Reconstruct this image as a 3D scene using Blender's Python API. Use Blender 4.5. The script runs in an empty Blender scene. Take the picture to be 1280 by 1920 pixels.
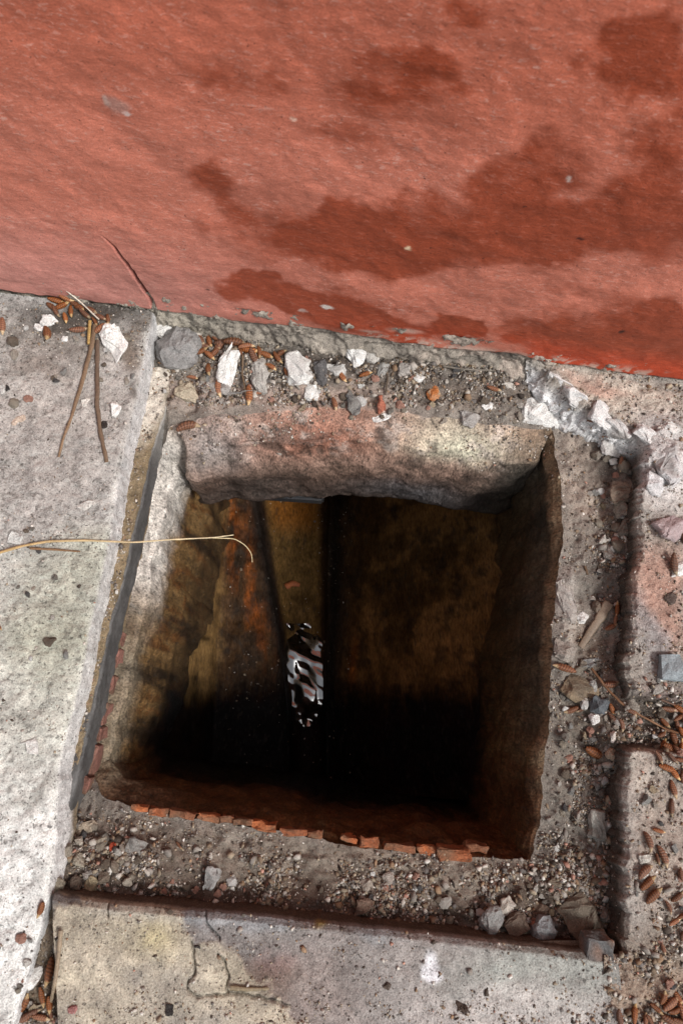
import bpy, bmesh, math, random
import numpy as np
from mathutils import Vector, Matrix

# ------------------------------------------------------------------ camera, world, sun
F_PX, H_CAM, NADIR = 1442.0, 1.15, (600.0, 1350.0)     # photo is 1280 x 1920
def _unit(v): v = np.asarray(v, float); return v / np.linalg.norm(v)
_d = _unit(((NADIR[0]-640)/F_PX, -(NADIR[1]-960)/F_PX, -1.0))
_Z = -_d
_Y = _unit(np.array([0, 1.0, 0]) - np.dot([0, 1.0, 0], _d)*_d)
_X = np.cross(_Y, _Z)
CAM = np.array([_X, _Y, _Z])                            # camera vector -> world vector
ORG = np.array([0, 0, H_CAM])

sc = bpy.context.scene
col = sc.collection
cam = bpy.data.cameras.new('camera'); cam_o = bpy.data.objects.new('camera', cam); col.objects.link(cam_o)
cam.sensor_fit = 'VERTICAL'; cam.sensor_height = 36.0; cam.sensor_width = 24.0
cam.lens = F_PX/1920*36.0; cam.clip_start = 0.02; cam.clip_end = 200
m4 = Matrix([list(CAM[i]) + [ORG[i]] for i in range(3)] + [[0, 0, 0, 1]])
cam_o.matrix_world = m4
cam.dof.use_dof = True; cam.dof.focus_distance = 1.25; cam.dof.aperture_fstop = 6.0
sc.camera = cam_o

SUN_EL, SUN_AZ = math.radians(52), math.radians(-34)    # azimuth from +X
sd = Vector((math.cos(SUN_EL)*math.cos(SUN_AZ), math.cos(SUN_EL)*math.sin(SUN_AZ), math.sin(SUN_EL)))
w = bpy.data.worlds.new('World'); sc.world = w; w.use_nodes = True
nt = w.node_tree; bg = nt.nodes['Background']
sky = nt.nodes.new('ShaderNodeTexSky'); sky.sky_type = 'NISHITA'; sky.sun_disc = False
sky.sun_elevation = SUN_EL; sky.sun_rotation = math.radians(90) - SUN_AZ
sky.air_density = 1.0; sky.dust_density = 4.0; sky.ozone_density = 1.0
hs = nt.nodes.new('ShaderNodeHueSaturation'); hs.inputs['Saturation'].default_value = 0.22   # overcast: a grey sky
nt.links.new(sky.outputs[0], hs.inputs['Color']); nt.links.new(hs.outputs[0], bg.inputs['Color'])
bg.inputs['Strength'].default_value = 0.08
sun = bpy.data.lights.new('sun', 'SUN'); sun.energy = 1.5; sun.angle = math.radians(11); sun.color = (1, 0.98, 0.95)
sun_o = bpy.data.objects.new('sun', sun); col.objects.link(sun_o)
sun_o.rotation_euler = sd.to_track_quat('Z', 'Y').to_euler(); sun_o.location = (2, -1, 4)
sc.view_settings.view_transform = 'Standard'; sc.view_settings.look = 'None'
sc.view_settings.exposure = 0.80; sc.view_settings.gamma = 1.0; sc.view_settings.use_curve_mapping = False

random.seed(7); RNG = np.random.default_rng(11)

# ------------------------------------------------------------------ geometry helpers
def ray(px, py):
    return CAM @ np.array([(px-640)/F_PX, -(py-960)/F_PX, -1.0])
def at(px, py, z=0.0):
    v = ray(px, py); t = (z-H_CAM)/v[2]; return ORG + t*v
def topx(P):
    P = np.asarray(P, float); c = (P-ORG) @ CAM          # world -> camera
    return 640 + F_PX*c[..., 0]/-c[..., 2], 960 - F_PX*c[..., 1]/-c[..., 2]
def lin(r, g, b, k=1.0):
    def f(v):
        v /= 255.0
        return v/12.92 if v <= 0.04045 else ((v+0.055)/1.055)**2.4
    return np.array([f(r)*k, f(g)*k, f(b)*k])

def _hash(i, j, k, s):
    h = (i.astype(np.uint32)*np.uint32(374761393) + j.astype(np.uint32)*np.uint32(668265263)
         + k.astype(np.uint32)*np.uint32(2147483647) + np.uint32(s*974711 & 0xffffffff))
    h = (h ^ (h >> np.uint32(13)))*np.uint32(1274126177)
    h = (h ^ (h >> np.uint32(15)))*np.uint32(2246822519)
    h = h ^ (h >> np.uint32(16))
    return (h & np.uint32(0xffffff)).astype(np.float64)/float(0xffffff)
def vn(P, scale, seed=0):
    """value noise, -1..1, at P (...,3)"""
    Q = np.asarray(P)*scale + 1000.0
    I = np.floor(Q); f = Q-I; u = f*f*f*(f*(f*6-15)+10); I = I.astype(np.int64)
    i, j, k = I[..., 0], I[..., 1], I[..., 2]
    r = 0
    for a in (0, 1):
        for b in (0, 1):
            for c in (0, 1):
                wgt = (u[..., 0] if a else 1-u[..., 0])*(u[..., 1] if b else 1-u[..., 1])*(u[..., 2] if c else 1-u[..., 2])
                r = r + wgt*_hash(i+a, j+b, k+c, seed)
    return r*2-1
def fbm(P, scale, octv=4, gain=0.5, seed=0):
    r, a, n = 0, 1.0, 0
    for o in range(octv):
        r = r + a*vn(P, scale*2.03**o, seed+o*17); n += a; a *= gain
    return r/n
def sstep(a, b, x):
    t = np.clip((x-a)/(b-a), 0, 1); return t*t*(3-2*t)

def mesh_from(name, V, Fc, cols=None, smooth=True):
    me = bpy.data.meshes.new(name)
    V = np.ascontiguousarray(V, dtype=np.float32); Fc = np.ascontiguousarray(Fc, dtype=np.int32)
    k = Fc.shape[1]
    me.vertices.add(len(V)); me.vertices.foreach_set('co', V.ravel())
    me.loops.add(Fc.size); me.loops.foreach_set('vertex_index', Fc.ravel())
    me.polygons.add(len(Fc)); me.polygons.foreach_set('loop_start', np.arange(0, Fc.size, k, dtype=np.int32))
    if smooth: me.polygons.foreach_set('use_smooth', np.ones(len(Fc), dtype=bool))
    me.update(calc_edges=True)
    if cols is not None: set_cols(me, cols)
    return me
def set_cols(me, cols):
    a = me.color_attributes.new('Col', 'FLOAT_COLOR', 'POINT')
    c = np.ones((len(me.vertices), 4), dtype=np.float32); c[:, :3] = cols
    a.data.foreach_set('color', c.ravel())
def grid_faces(R, N, flip=False):
    idx = np.arange(R*N).reshape(R, N)
    a, b, c, d = idx[:-1, :-1].ravel(), idx[:-1, 1:].ravel(), idx[1:, 1:].ravel(), idx[1:, :-1].ravel()
    return np.stack([a, d, c, b] if flip else [a, b, c, d], 1)
def link(name, me, mat=None, parent=None):
    o = bpy.data.objects.new(name, me); col.objects.link(o)
    if mat is not None: me.materials.append(mat) if len(me.materials) == 0 else None
    if parent is not None: o.parent = parent
    return o
def empty(name, loc=(0, 0, 0)):
    o = bpy.data.objects.new(name, None); col.objects.link(o); o.location = loc; o.empty_display_size = 0.05
    return o
def tag(o, label=None, cat=None, group=None, kind=None):
    if label: o['label'] = label
    if cat: o['category'] = cat
    if group: o['group'] = group
    if kind: o['kind'] = kind
    return o
def resample(pts, n):
    pts = np.asarray(pts, float); s = np.r_[0, np.cumsum(np.linalg.norm(np.diff(pts, axis=0), axis=1))]
    t = np.linspace(0, s[-1], n)
    return np.stack([np.interp(t, s, pts[:, i]) for i in range(pts.shape[1])], 1)
def smooth_open(A, it):
    A = A.copy()
    for _ in range(it): A[1:-1] = A[1:-1]*0.5 + (A[:-2]+A[2:])*0.25
    return A
def smooth_loop(A, it):
    for _ in range(it): A = A*0.5 + (np.roll(A, 1, 0)+np.roll(A, -1, 0))*0.25
    return A
def loft(rails, segs):
    out = []
    for a, b, s in zip(rails[:-1], rails[1:], segs):
        ts = s if hasattr(s, '__len__') else np.linspace(0, 1, s+1)[:-1]
        for t in ts: out.append(a*(1-t)+b*t)
    out.append(rails[-1])
    return np.array(out)                                    # (rows, N, 3)
def vec_noise(P, scale, octv, seed, gain=0.5):
    return np.stack([fbm(P, scale, octv, gain, seed+101*k) for k in range(3)], -1)

PATCHES = []        # arrays kept for scattering grit

# ------------------------------------------------------------------ materials
def new_mat(name):
    m = bpy.data.materials.new(name); m.use_nodes = True
    n = m.node_tree; b = n.nodes['Principled BSDF']
    return m, n, b
def mineral(name, rough=0.85, dark=0.5, light=0.35, fine=520.0, bump=0.7, bump_d=0.0012, spec=0.3, mid=60.0, contrast=1.0, add=0.10, stretch=None):
    """colour from the Col attribute, broken up by grain, dark and pale specks and fine relief"""
    m, n, b = new_mat(name); L = n.links.new; N = n.nodes.new
    at_ = N('ShaderNodeAttribute'); at_.attribute_name = 'Col'
    tc = N('ShaderNodeTexCoord')
    src = tc.outputs['Object']
    if stretch:
        mp = N('ShaderNodeMapping'); mp.inputs['Scale'].default_value = stretch; L(src, mp.inputs['Vector']); src = mp.outputs[0]
    def noise(scale, det, rough_=0.6):
        t = N('ShaderNodeTexNoise'); t.inputs['Scale'].default_value = scale; t.inputs['Detail'].default_value = det
        t.inputs['Roughness'].default_value = rough_; L(src, t.inputs['Vector']); return t
    def ramp(src, a, b_, ca, cb):
        r = N('ShaderNodeMapRange'); r.inputs['From Min'].default_value = a; r.inputs['From Max'].default_value = b_
        r.inputs['To Min'].default_value = ca; r.inputs['To Max'].default_value = cb; L(src, r.inputs['Value']); return r
    n1 = noise(fine, 3); n2 = noise(mid, 6, 0.65); n3 = noise(fine*0.42, 2); n4 = noise(fine*0.9, 1)
    r1 = ramp(n1.outputs['Fac'], 0.3, 0.7, 1-0.38*contrast, 1+0.36*contrast)
    r2 = ramp(n2.outputs['Fac'], 0.3, 0.7, 1-0.30*contrast, 1+0.28*contrast)
    mul = N('ShaderNodeMath'); mul.operation = 'MULTIPLY'; L(r1.outputs[0], mul.inputs[0]); L(r2.outputs[0], mul.inputs[1])
    sc_ = N('ShaderNodeVectorMath'); sc_.operation = 'SCALE'; L(at_.outputs['Color'], sc_.inputs[0]); L(mul.outputs[0], sc_.inputs['Scale'])
    rd = ramp(n3.outputs['Fac'], 0.60, 0.68, 0, dark)
    mx = N('ShaderNodeMix'); mx.data_type = 'RGBA'; L(rd.outputs[0], mx.inputs['Factor']); L(sc_.outputs[0], mx.inputs[6]); mx.inputs[7].default_value = (0.03, 0.026, 0.022, 1)
    rl = ramp(n4.outputs['Fac'], 0.58, 0.68, 0, light)
    ml = N('ShaderNodeMix'); ml.data_type = 'RGBA'; L(rl.outputs[0], ml.inputs['Factor']); L(mx.outputs[2], ml.inputs[6])
    br = N('ShaderNodeVectorMath'); br.operation = 'MULTIPLY_ADD'; L(at_.outputs['Color'], br.inputs[0]); br.inputs[1].default_value = (1.15, 1.15, 1.15); br.inputs[2].default_value = (add, add, add*.95)
    L(br.outputs[0], ml.inputs[7])
    L(ml.outputs[2], b.inputs['Base Color'])
    b.inputs['Roughness'].default_value = rough; b.inputs['Specular IOR Level'].default_value = spec
    ad = N('ShaderNodeMath'); ad.operation = 'MULTIPLY_ADD'; L(n2.outputs['Fac'], ad.inputs[0]); ad.inputs[1].default_value = 2.0; L(n1.outputs['Fac'], ad.inputs[2])
    bp = N('ShaderNodeBump'); bp.inputs['Strength'].default_value = bump; bp.inputs['Distance'].default_value = bump_d
    L(ad.outputs[0], bp.inputs['Height']); L(bp.outputs[0], b.inputs['Normal'])
    return m
M_CONC = mineral('weathered_concrete', dark=0.7, light=0.5, fine=430, bump=0.9, bump_d=0.0016)
M_SAND = mineral('sandy_mortar', dark=0.6, light=0.5, fine=520, bump=0.9, bump_d=0.0015)
M_PIT = mineral('stained_wet_render', rough=0.6, dark=0.6, light=0.35, fine=330, bump=0.9, bump_d=0.002, spec=0.22, mid=42, contrast=1.5, add=0.012, stretch=(1, 1, .32))
M_FLOOR = mineral('wet_channel_deposit', rough=0.55, dark=0.5, light=0.3, fine=260, bump=0.8, bump_d=0.002, spec=0.05, mid=40, contrast=1.3, add=0.02, stretch=(1, .35, 1))
M_STRIP = mineral('smooth_grey_cement', rough=0.6, dark=0.5, light=0.2, fine=300, bump=0.35, bump_d=0.001, contrast=0.45)
M_ROCK = mineral('broken_stone', dark=0.45, light=0.25, fine=480, bump=0.9, bump_d=0.0014, contrast=0.7, mid=110)
M_BRICK = mineral('fired_brick', rough=0.8, dark=0.5, light=0.12, fine=420, bump=0.8, bump_d=0.0012, contrast=0.9, mid=120)
M_GRIT = mineral('loose_grit', dark=0.2, light=0.15, fine=600, bump=0.4, bump_d=0.0006, contrast=0.5, mid=200)
M_CONE = mineral('dry_cone_scales', rough=0.38, dark=0.35, light=0.1, fine=900, bump=0.5, bump_d=0.0006, contrast=0.7, mid=260, spec=0.4)
M_STRAW = mineral('dry_straw', rough=0.55, dark=0.25, light=0.1, fine=500, bump=0.3, bump_d=0.0005, contrast=0.6, mid=90)

def wall_material():
    m, n, b = new_mat('red_limewashed_plaster'); L = n.links.new; N = n.nodes.new
    at_ = N('ShaderNodeAttribute'); at_.attribute_name = 'Col'
    tc = N('ShaderNodeTexCoord')
    def streak(rot, sx, sz, scale, det):
        mp = N('ShaderNodeMapping'); mp.inputs['Rotation'].default_value = (0, rot, 0); mp.inputs['Scale'].default_value = (sx, 1, sz)
        L(tc.outputs['Object'], mp.inputs['Vector'])
        # brush direction wanders a little
        t = N('ShaderNodeTexNoise'); t.inputs['Scale'].default_value = scale; t.inputs['Detail'].default_value = det; t.inputs['Roughness'].default_value = 0.65
        t.inputs['Distortion'].default_value = 0.5
        L(mp.outputs[0], t.inputs['Vector']); return t
    def rng(src, a, b_, ca, cb):
        r = N('ShaderNodeMapRange'); r.inputs['From Min'].default_value = a; r.inputs['From Max'].default_value = b_
        r.inputs['To Min'].default_value = ca; r.inputs['To Max'].default_value = cb; L(src, r.inputs['Value']); return r
    s1 = streak(math.radians(16), 0.42, 1.0, 230, 4); s2 = streak(math.radians(-30), 0.45, 1.0, 330, 3); s3 = streak(0.3, 0.8, 1.0, 30, 6)
    g = N('ShaderNodeTexNoise'); g.inputs['Scale'].default_value = 600; g.inputs['Detail'].default_value = 2; L(tc.outputs['Object'], g.inputs['Vector'])
    r1 = rng(s1.outputs['Fac'], 0.3, 0.7, 0.90, 1.10); r2 = rng(s3.outputs['Fac'], 0.3, 0.7, 0.88, 1.12); r3 = rng(g.outputs['Fac'], 0.3, 0.7, 0.82, 1.16)
    mu = N('ShaderNodeMath'); mu.operation = 'MULTIPLY'; L(r1.outputs[0], mu.inputs[0]); L(r2.outputs[0], mu.inputs[1])
    mu2 = N('ShaderNodeMath'); mu2.operation = 'MULTIPLY'; L(mu.outputs[0], mu2.inputs[0]); L(r3.outputs[0], mu2.inputs[1])
    scl = N('ShaderNodeVectorMath'); scl.operation = 'SCALE'; L(at_.outputs['Color'], scl.inputs[0]); L(mu2.outputs[0], scl.inputs['Scale'])
    # pale lime flecks, weaker where the plaster is damp (alpha of Col carries dryness)
    fl = rng(s1.outputs['Fac'], 0.57, 0.68, 0, 0.85); fl2 = rng(s2.outputs['Fac'], 0.60, 0.70, 0, 0.7)
    mxm = N('ShaderNodeMath'); mxm.operation = 'MAXIMUM'; L(fl.outputs[0], mxm.inputs[0]); L(fl2.outputs[0], mxm.inputs[1])
    lf = N('ShaderNodeTexNoise'); lf.inputs['Scale'].default_value = 13; lf.inputs['Detail'].default_value = 4; L(tc.outputs['Object'], lf.inputs['Vector']); lr = rng(lf.outputs['Fac'], .36, .66, 0.25, 1.0)
    mxl = N('ShaderNodeMath'); mxl.operation = 'MULTIPLY'; L(mxm.outputs[0], mxl.inputs[0]); L(lr.outputs[0], mxl.inputs[1])
    dm = N('ShaderNodeMath'); dm.operation = 'MULTIPLY'; L(mxl.outputs[0], dm.inputs[0]); L(at_.outputs['Alpha'], dm.inputs[1])
    mx = N('ShaderNodeMix'); mx.data_type = 'RGBA'; L(dm.outputs[0], mx.inputs['Factor']); L(scl.outputs[0], mx.inputs[6]); mx.inputs[7].default_value = (0.62, 0.37, 0.31, 1)
    # dark pinholes
    ph = N('ShaderNodeTexNoise'); ph.inputs['Scale'].default_value = 240; ph.inputs['Detail'].default_value = 1; L(tc.outputs['Object'], ph.inputs['Vector'])
    pr = rng(ph.outputs['Fac'], 0.73, 0.77, 0, 0.7)
    mp2 = N('ShaderNodeMix'); mp2.data_type = 'RGBA'; L(pr.outputs[0], mp2.inputs['Factor']); L(mx.outputs[2], mp2.inputs[6]); mp2.inputs[7].default_value = (0.07, 0.02, 0.014, 1)
    L(mp2.outputs[2], b.inputs['Base Color'])
    ro = rng(at_.outputs['Alpha'], 0, 1, 0.62, 0.85); L(ro.outputs[0], b.inputs['Roughness']); b.inputs['Specular IOR Level'].default_value = 0.35
    hh = N('ShaderNodeMath'); hh.operation = 'ADD'; L(s1.outputs['Fac'], hh.inputs[0]); L(s2.outputs['Fac'], hh.inputs[1])
    h2 = N('ShaderNodeMath'); h2.operation = 'MULTIPLY_ADD'; L(g.outputs['Fac'], h2.inputs[0]); h2.inputs[1].default_value = 0.6; L(hh.outputs[0], h2.inputs[2])
    bp = N('ShaderNodeBump'); bp.inputs['Strength'].default_value = 0.6; bp.inputs['Distance'].default_value = 0.0012
    L(h2.outputs[0], bp.inputs['Height']); L(bp.outputs[0], b.inputs['Normal'])
    return m
M_WALL = wall_material()
def water_material():
    m, n, b = new_mat('drain_water'); b.inputs['Base Color'].default_value = (0.012, 0.008, 0.004, 1)
    b.inputs['Roughness'].default_value = 0.02; b.inputs['IOR'].default_value = 3.4; b.inputs['Specular IOR Level'].default_value = 0.5
    return m
M_WATER = water_material()

# ------------------------------------------------------------------ painting by world-space patches
def paint(base, P2, blobs, seed=0, warp=0.02, wscale=14):
    """base (n,3); P2 (n,2 or 3) surface coordinates in metres; blobs (cx,cy,rx,ry,rot_deg,colour,strength,soft)"""
    Q = np.zeros((len(P2), 3)); Q[:, :P2.shape[1]] = P2
    wx = fbm(Q, wscale, 4, 0.55, seed)*warp; wy = fbm(Q, wscale, 4, 0.55, seed+50)*warp
    out = base.copy()
    for (cx, cy, rx, ry, rot, c, st, soft) in blobs:
        dx = P2[:, 0]-cx + wx; dy = P2[:, 1]-cy + wy
        a = math.radians(rot); u = (dx*math.cos(a)+dy*math.sin(a))/rx; v = (-dx*math.sin(a)+dy*math.cos(a))/ry
        r = np.sqrt(u*u+v*v)
        k = (1-sstep(1-soft, 1+soft, r))[:, None]*st
        out = out*(1-k) + np.asarray(c)*k
    return out
def gblob(px, py, rx, ry, rot, c, st=0.8, soft=0.5, z=0.0):
    p = at(px, py, z); s = 1.2/F_PX
    return (p[0], p[1], rx*s, ry*s, -rot, c, st, soft)

# ================================================================== SETTING
C_SLAB = lin(170, 169, 165); C_PALE = lin(206, 205, 200); C_PINK = lin(160, 150, 143); C_MOSS = lin(142, 144, 122)
C_SAND = lin(126, 119, 111); C_GREY = lin(138, 136, 134); C_LIME = lin(214, 210, 200); C_RUST = lin(160, 92, 68)
C_DARK = lin(64, 56, 50); C_LAV = lin(132, 127, 124)

# --- big ground sheet round the place
def ground():
    xs = np.unique(np.r_[np.linspace(-40, -2.5, 14), np.linspace(-2.5, 2.5, 11), [-.50, .54], np.linspace(2.5, 40, 14)])
    ys = np.unique(np.r_[np.linspace(-40, -2.0, 14), np.linspace(-2.0, 0.9, 8), [-.30, .80], np.linspace(0.9, 40, 14)])
    X, Y = np.meshgrid(xs, ys); P = np.stack([X, Y, np.full_like(X, -0.035)], -1)
    P[..., 2] += 0.004*fbm(P, 1.5, 3, seed=3)
    fc = grid_faces(len(ys), len(xs)); ctr = P.reshape(-1, 3)[fc].mean(1)
    keep = ~((ctr[:, 0] > -.50) & (ctr[:, 0] < .54) & (ctr[:, 1] > -0.30) & (ctr[:, 1] < .80))
    me = mesh_from('ground', P.reshape(-1, 3), fc[keep], np.tile(lin(120, 108, 95), (P.shape[0]*P.shape[1], 1)))
    return tag(link('ground', me, M_SAND), kind='structure')
ground()

# --- wall frame: local s along the base, t up, -n towards the yard
_w0, _w1 = at(0, 545, 0), at(1280, 715, 0)
W_DIR = _unit(_w1-_w0); W_YAW = math.atan2(W_DIR[1], W_DIR[0]); W_N = np.array([W_DIR[1], -W_DIR[0], 0])
def wall_st(px, py):
    v = ray(px, py); k = np.dot(_w0-ORG, W_N)/np.dot(v, W_N); p = ORG+k*v
    return np.dot(p-_w0, W_DIR), p[2]
def wall_world(s, t, out=0.0): return _w0 + W_DIR*s + W_N*out + np.array([0, 0, t])
WALL_LEN = np.linalg.norm(_w1-_w0)

# --- left concrete slab
E_LEFT = [(287, 583), (283, 605), (277, 624), (262, 710), (245, 785), (225, 875), (214, 950), (199, 1025), (184, 1100), (165, 1175),
          (150, 1269), (131, 1344), (109, 1437), (103, 1530), (100, 1600), (90, 1660), (75, 1735), (55, 1800), (36, 1870), (18, 1950), (-8, 2080)]
def slab_left():
    e = np.array([at(x, y, 0) for x, y in E_LEFT]); tail = e[-1] + (e[-1]-e[-2])/np.linalg.norm(e[-1]-e[-2])*0.08
    n = 560; E = smooth_open(resample(np.vstack([e, tail]), n), 14)
    # broken outline
    E[:, 0] += 0.0022*fbm(E, 60, 4, 0.6, 5)
    inn = E.copy(); inn[:, 0] -= 0.42; inn[:, 1] += 0.055       # follow the wall towards the left
    far = E.copy(); far[:, 0] = -2.6; far[:, 1] += 0.35
    b0 = E + [0.0065, 0, -0.085]; b1 = E + [0.0030, 0, -0.045]; b2 = E + [0.0005, 0, -0.008]; b3 = E + [-0.006, 0, -0.001]
    P = loft([b0, b1, b2, b3, inn, far], [8, 12, 4, 150, np.linspace(0, 1, 12)[:-1]**1.6])
    shp = P.shape[:2]; Q = P.reshape(-1, 3)
    bump = fbm(Q, 55, 5, 0.6, 21)*0.0030 + fbm(Q, 9, 3, 0.5, 8)*0.0045 - np.clip(fbm(Q, 120, 3, 0.6, 31)-0.25, 0, 1)*0.006
    edge = 1-0.65*np.exp(-((Q[:, 2]+0.02)/0.02)**2)*(Q[:, 2] < -0.004)
    Q[:, 2] += bump*edge; Q[:, 0] += fbm(Q, 70, 4, 0.6, 41)*0.0022
    c = np.tile(C_SLAB, (len(Q), 1))
    B = [gblob(60, 1500, 260, 420, 0, C_PALE, 0.75, 0.8), gblob(110, 1280, 150, 160, 0, lin(172, 172, 158), 0.6, 0.8),
         gblob(120, 780, 160, 130, 10, C_PINK, 0.55, 0.8), gblob(60, 930, 120, 80, 0, lin(160, 154, 149), 0.5, 0.8),
         gblob(90, 1180, 90, 70, 20, C_MOSS, 0.5, 0.8), gblob(140, 1060, 80, 60, 20, C_MOSS, 0.5, 0.8),
         gblob(90, 640, 170, 40, 10, lin(120, 110, 100), 0.6, 0.8), gblob(250, 650, 20, 70, 15, lin(120, 108, 96), 0.6, 0.7),
         gblob(150, 588, 130, 40, 8, lin(62, 54, 46), 0.9, 0.7), gblob(60, 700, 70, 26, 10, lin(116, 104, 94), 0.6, 0.8),
         gblob(225, 680, 22, 30, 0, lin(96, 82, 70), 0.7, 0.7), gblob(245, 745, 16, 18, 0, lin(70, 62, 56), 0.7, 0.7),
         gblob(30, 1690, 80, 160, 0, lin(215, 215, 212), 0.7, 0.8), gblob(60, 1330, 60, 14, -10, lin(120, 116, 110), 0.3, 0.8),
         gblob(15, 1350, 40, 16, 5, lin(110, 106, 100), 0.3, 0.8), gblob(70, 1480, 70, 12, -20, lin(110, 106, 98), 0.5, 0.8)]
    c = paint(c, Q[:, :2], B, 4, 0.05, 9)
    mott = fbm(Q, 26, 5, 0.6, 77)[:, None]; c *= 1+0.42*mott
    sp = sstep(0.24, 0.5, fbm(Q, 150, 3, 0.6, 91))[:, None]; c = c*(1-0.55*sp) + lin(70, 64, 58)*0.55*sp
    face = (sstep(-0.003, -0.012, Q[:, 2]))[:, None]; c = c*(1-face*0.75) + lin(205, 203, 202)*(1+0.2*mott)*face*0.75
    lowgrey = (face[:, 0]*sstep(0.30, 0.55, Q[:, 1]))[:, None]; c = c*(1-0.5*lowgrey)+lin(196, 196, 196)*0.5*lowgrey
    foot = (sstep(-0.05, -0.075, Q[:, 2]))[:, None]; c = c*(1-foot)+lin(120, 106, 86)*foot
    me = mesh_from('concrete_slab', Q, grid_faces(*shp), c)
    PATCHES.append(('slab', P)); return tag(link('pavement', me, M_CONC), 'weathered grey concrete pavement slab left of the open drain', kind='structure')
slab_left()

# --- mortar step between slab and pit: sandy groove ledge
G1 = [(322, 690), (318, 705), (303, 770), (289, 810), (276, 860), (257, 950), (241, 1025), (223, 1100), (204, 1175), (187, 1260), (172, 1325), (148, 1437), (124, 1530), (106, 1590)]
def groove():
    g = np.array([at(x, y, -0.055) for x, y in G1]); n = 420
    G = smooth_open(resample(g, n), 8); inner = G + [-0.05, 0, 0.002]
    drop = G + [0.001, 0, -0.09]
    P = loft([drop, G + [0.0015, 0, -0.008], G + [-0.001, 0, 0], inner], [10, 4, 24]); shp = P.shape[:2]; Q = P.reshape(-1, 3)
    Q[:, 2] += fbm(Q, 80, 4, 0.6, 3)*0.006; Q[:, 0] += fbm(Q, 60, 4, 0.6, 9)*0.0022
    c = np.tile(lin(128, 112, 88), (len(Q), 1))*(1+0.35*fbm(Q, 60, 4, 0.6, 7))[:, None]
    B = [gblob(292, 740, 26, 95, 16, lin(206, 198, 186), 0.9, 0.5, -0.055), gblob(300, 650, 14, 40, 10, lin(90, 84, 80), 0.7, 0.5, -0.055)]
    c = paint(c, Q[:, :2], B, 6, 0.01, 30)
    me = mesh_from('step', Q, grid_faces(*shp), c); PATCHES.append(('groove', P))
    return me
ME_GROOVE = groove()

# --- ring: sunken ledge and pit wall as closed loops (far, right, near, left)
NS = (200, 220, 220, 180)
def loop(far, right, near, left, sm=6):
    out = []
    for pts, n in zip((far, right, near, left), NS):
        p = np.array([np.array(q[:3]) if len(q) == 4 else at(*q) for q in pts])
        out.append(resample(p, n+1)[:-1])
    return smooth_loop(np.vstack(out), sm)
zl = -0.055
def wall_pt(px, z, out):                # point on the wall line below pixel column px
    s, _ = wall_st(px, 545+px*170/1280); p = wall_world(s, z, out); return (p[0], p[1], p[2], 0)
FL, FR, NR, NL = (318, 800, -.075), (1036, 808, -.062), (1000, 1612, -.085), (186, 1492, -.10)
A_ = loop([wall_pt(270, zl, -0.02), wall_pt(700, zl, -0.02), wall_pt(1240, zl, -0.02)],
          [wall_pt(1240, zl, -0.02), (1240, 900, zl), (1230, 1500, zl), (1225, 1840, zl)],
          [(1225, 1840, zl), (640, 1770, zl), (60, 1740, zl)],
          [(60, 1740, zl), (95, 1560, -.07), (150, 1400, -.13), (230, 1050, -.13), (270, 860, -.12), (285, 700, -.07), wall_pt(270, zl, -0.02)], 3)
B_ = loop([FL, (400, 780, zl), (520, 768, zl), (640, 768, zl), (800, 778, zl), (930, 795, zl), FR],
          [FR, (1052, 900, -.06), (1057, 1000, -.06), (1046, 1060, -.06), (1036, 1130, -.06), (1034, 1250, -.06), (1027, 1350, -.065), (1016, 1450, -.07), (1006, 1560, -.08), NR],
          [NR, (880, 1607, -.085), (750, 1592, -.085), (640, 1581, -.085), (560, 1567, -.085), (480, 1552, -.085), (350, 1530, -.085), (250, 1510, -.09), NL],
          [NL, (172, 1437, -.13), (196, 1325, -.13), (211, 1260, -.13), (228, 1175, -.13), (246, 1100, -.13), (264, 1025, -.13), (280, 950, -.13), (300, 860, -.12), FL], 4)
_q = B_.copy(); B_ = B_ + np.stack([fbm(_q, 22, 4, .6, 201)*.010, fbm(_q, 22, 4, .6, 211)*.010, fbm(_q, 30, 4, .6, 221)*.006], 1)
def sideweights():
    wf = np.r_[np.ones(NS[0]), np.zeros(sum(NS[1:]))]
    for _ in range(60): wf = wf*0.5+(np.roll(wf, 1)+np.roll(wf, -1))*0.25
    return wf
WF = sideweights()
CTR = B_.mean(0)
def inset(L, d, z):
    T = np.roll(L, -3, 0)-np.roll(L, 3, 0); T[:, 2] = 0; T /= np.linalg.norm(T, axis=1)[:, None]
    Nn = np.stack([T[:, 1], -T[:, 0], np.zeros(len(T))], 1)
    sgn = np.sign(np.sum(Nn*(CTR-L), 1)); Nn *= np.median(sgn)
    d = np.asarray(d, float); d = d[:, None] if d.ndim else d
    o = L + Nn*d; o[:, 2] = z; return smooth_loop(o, 6)
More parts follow.
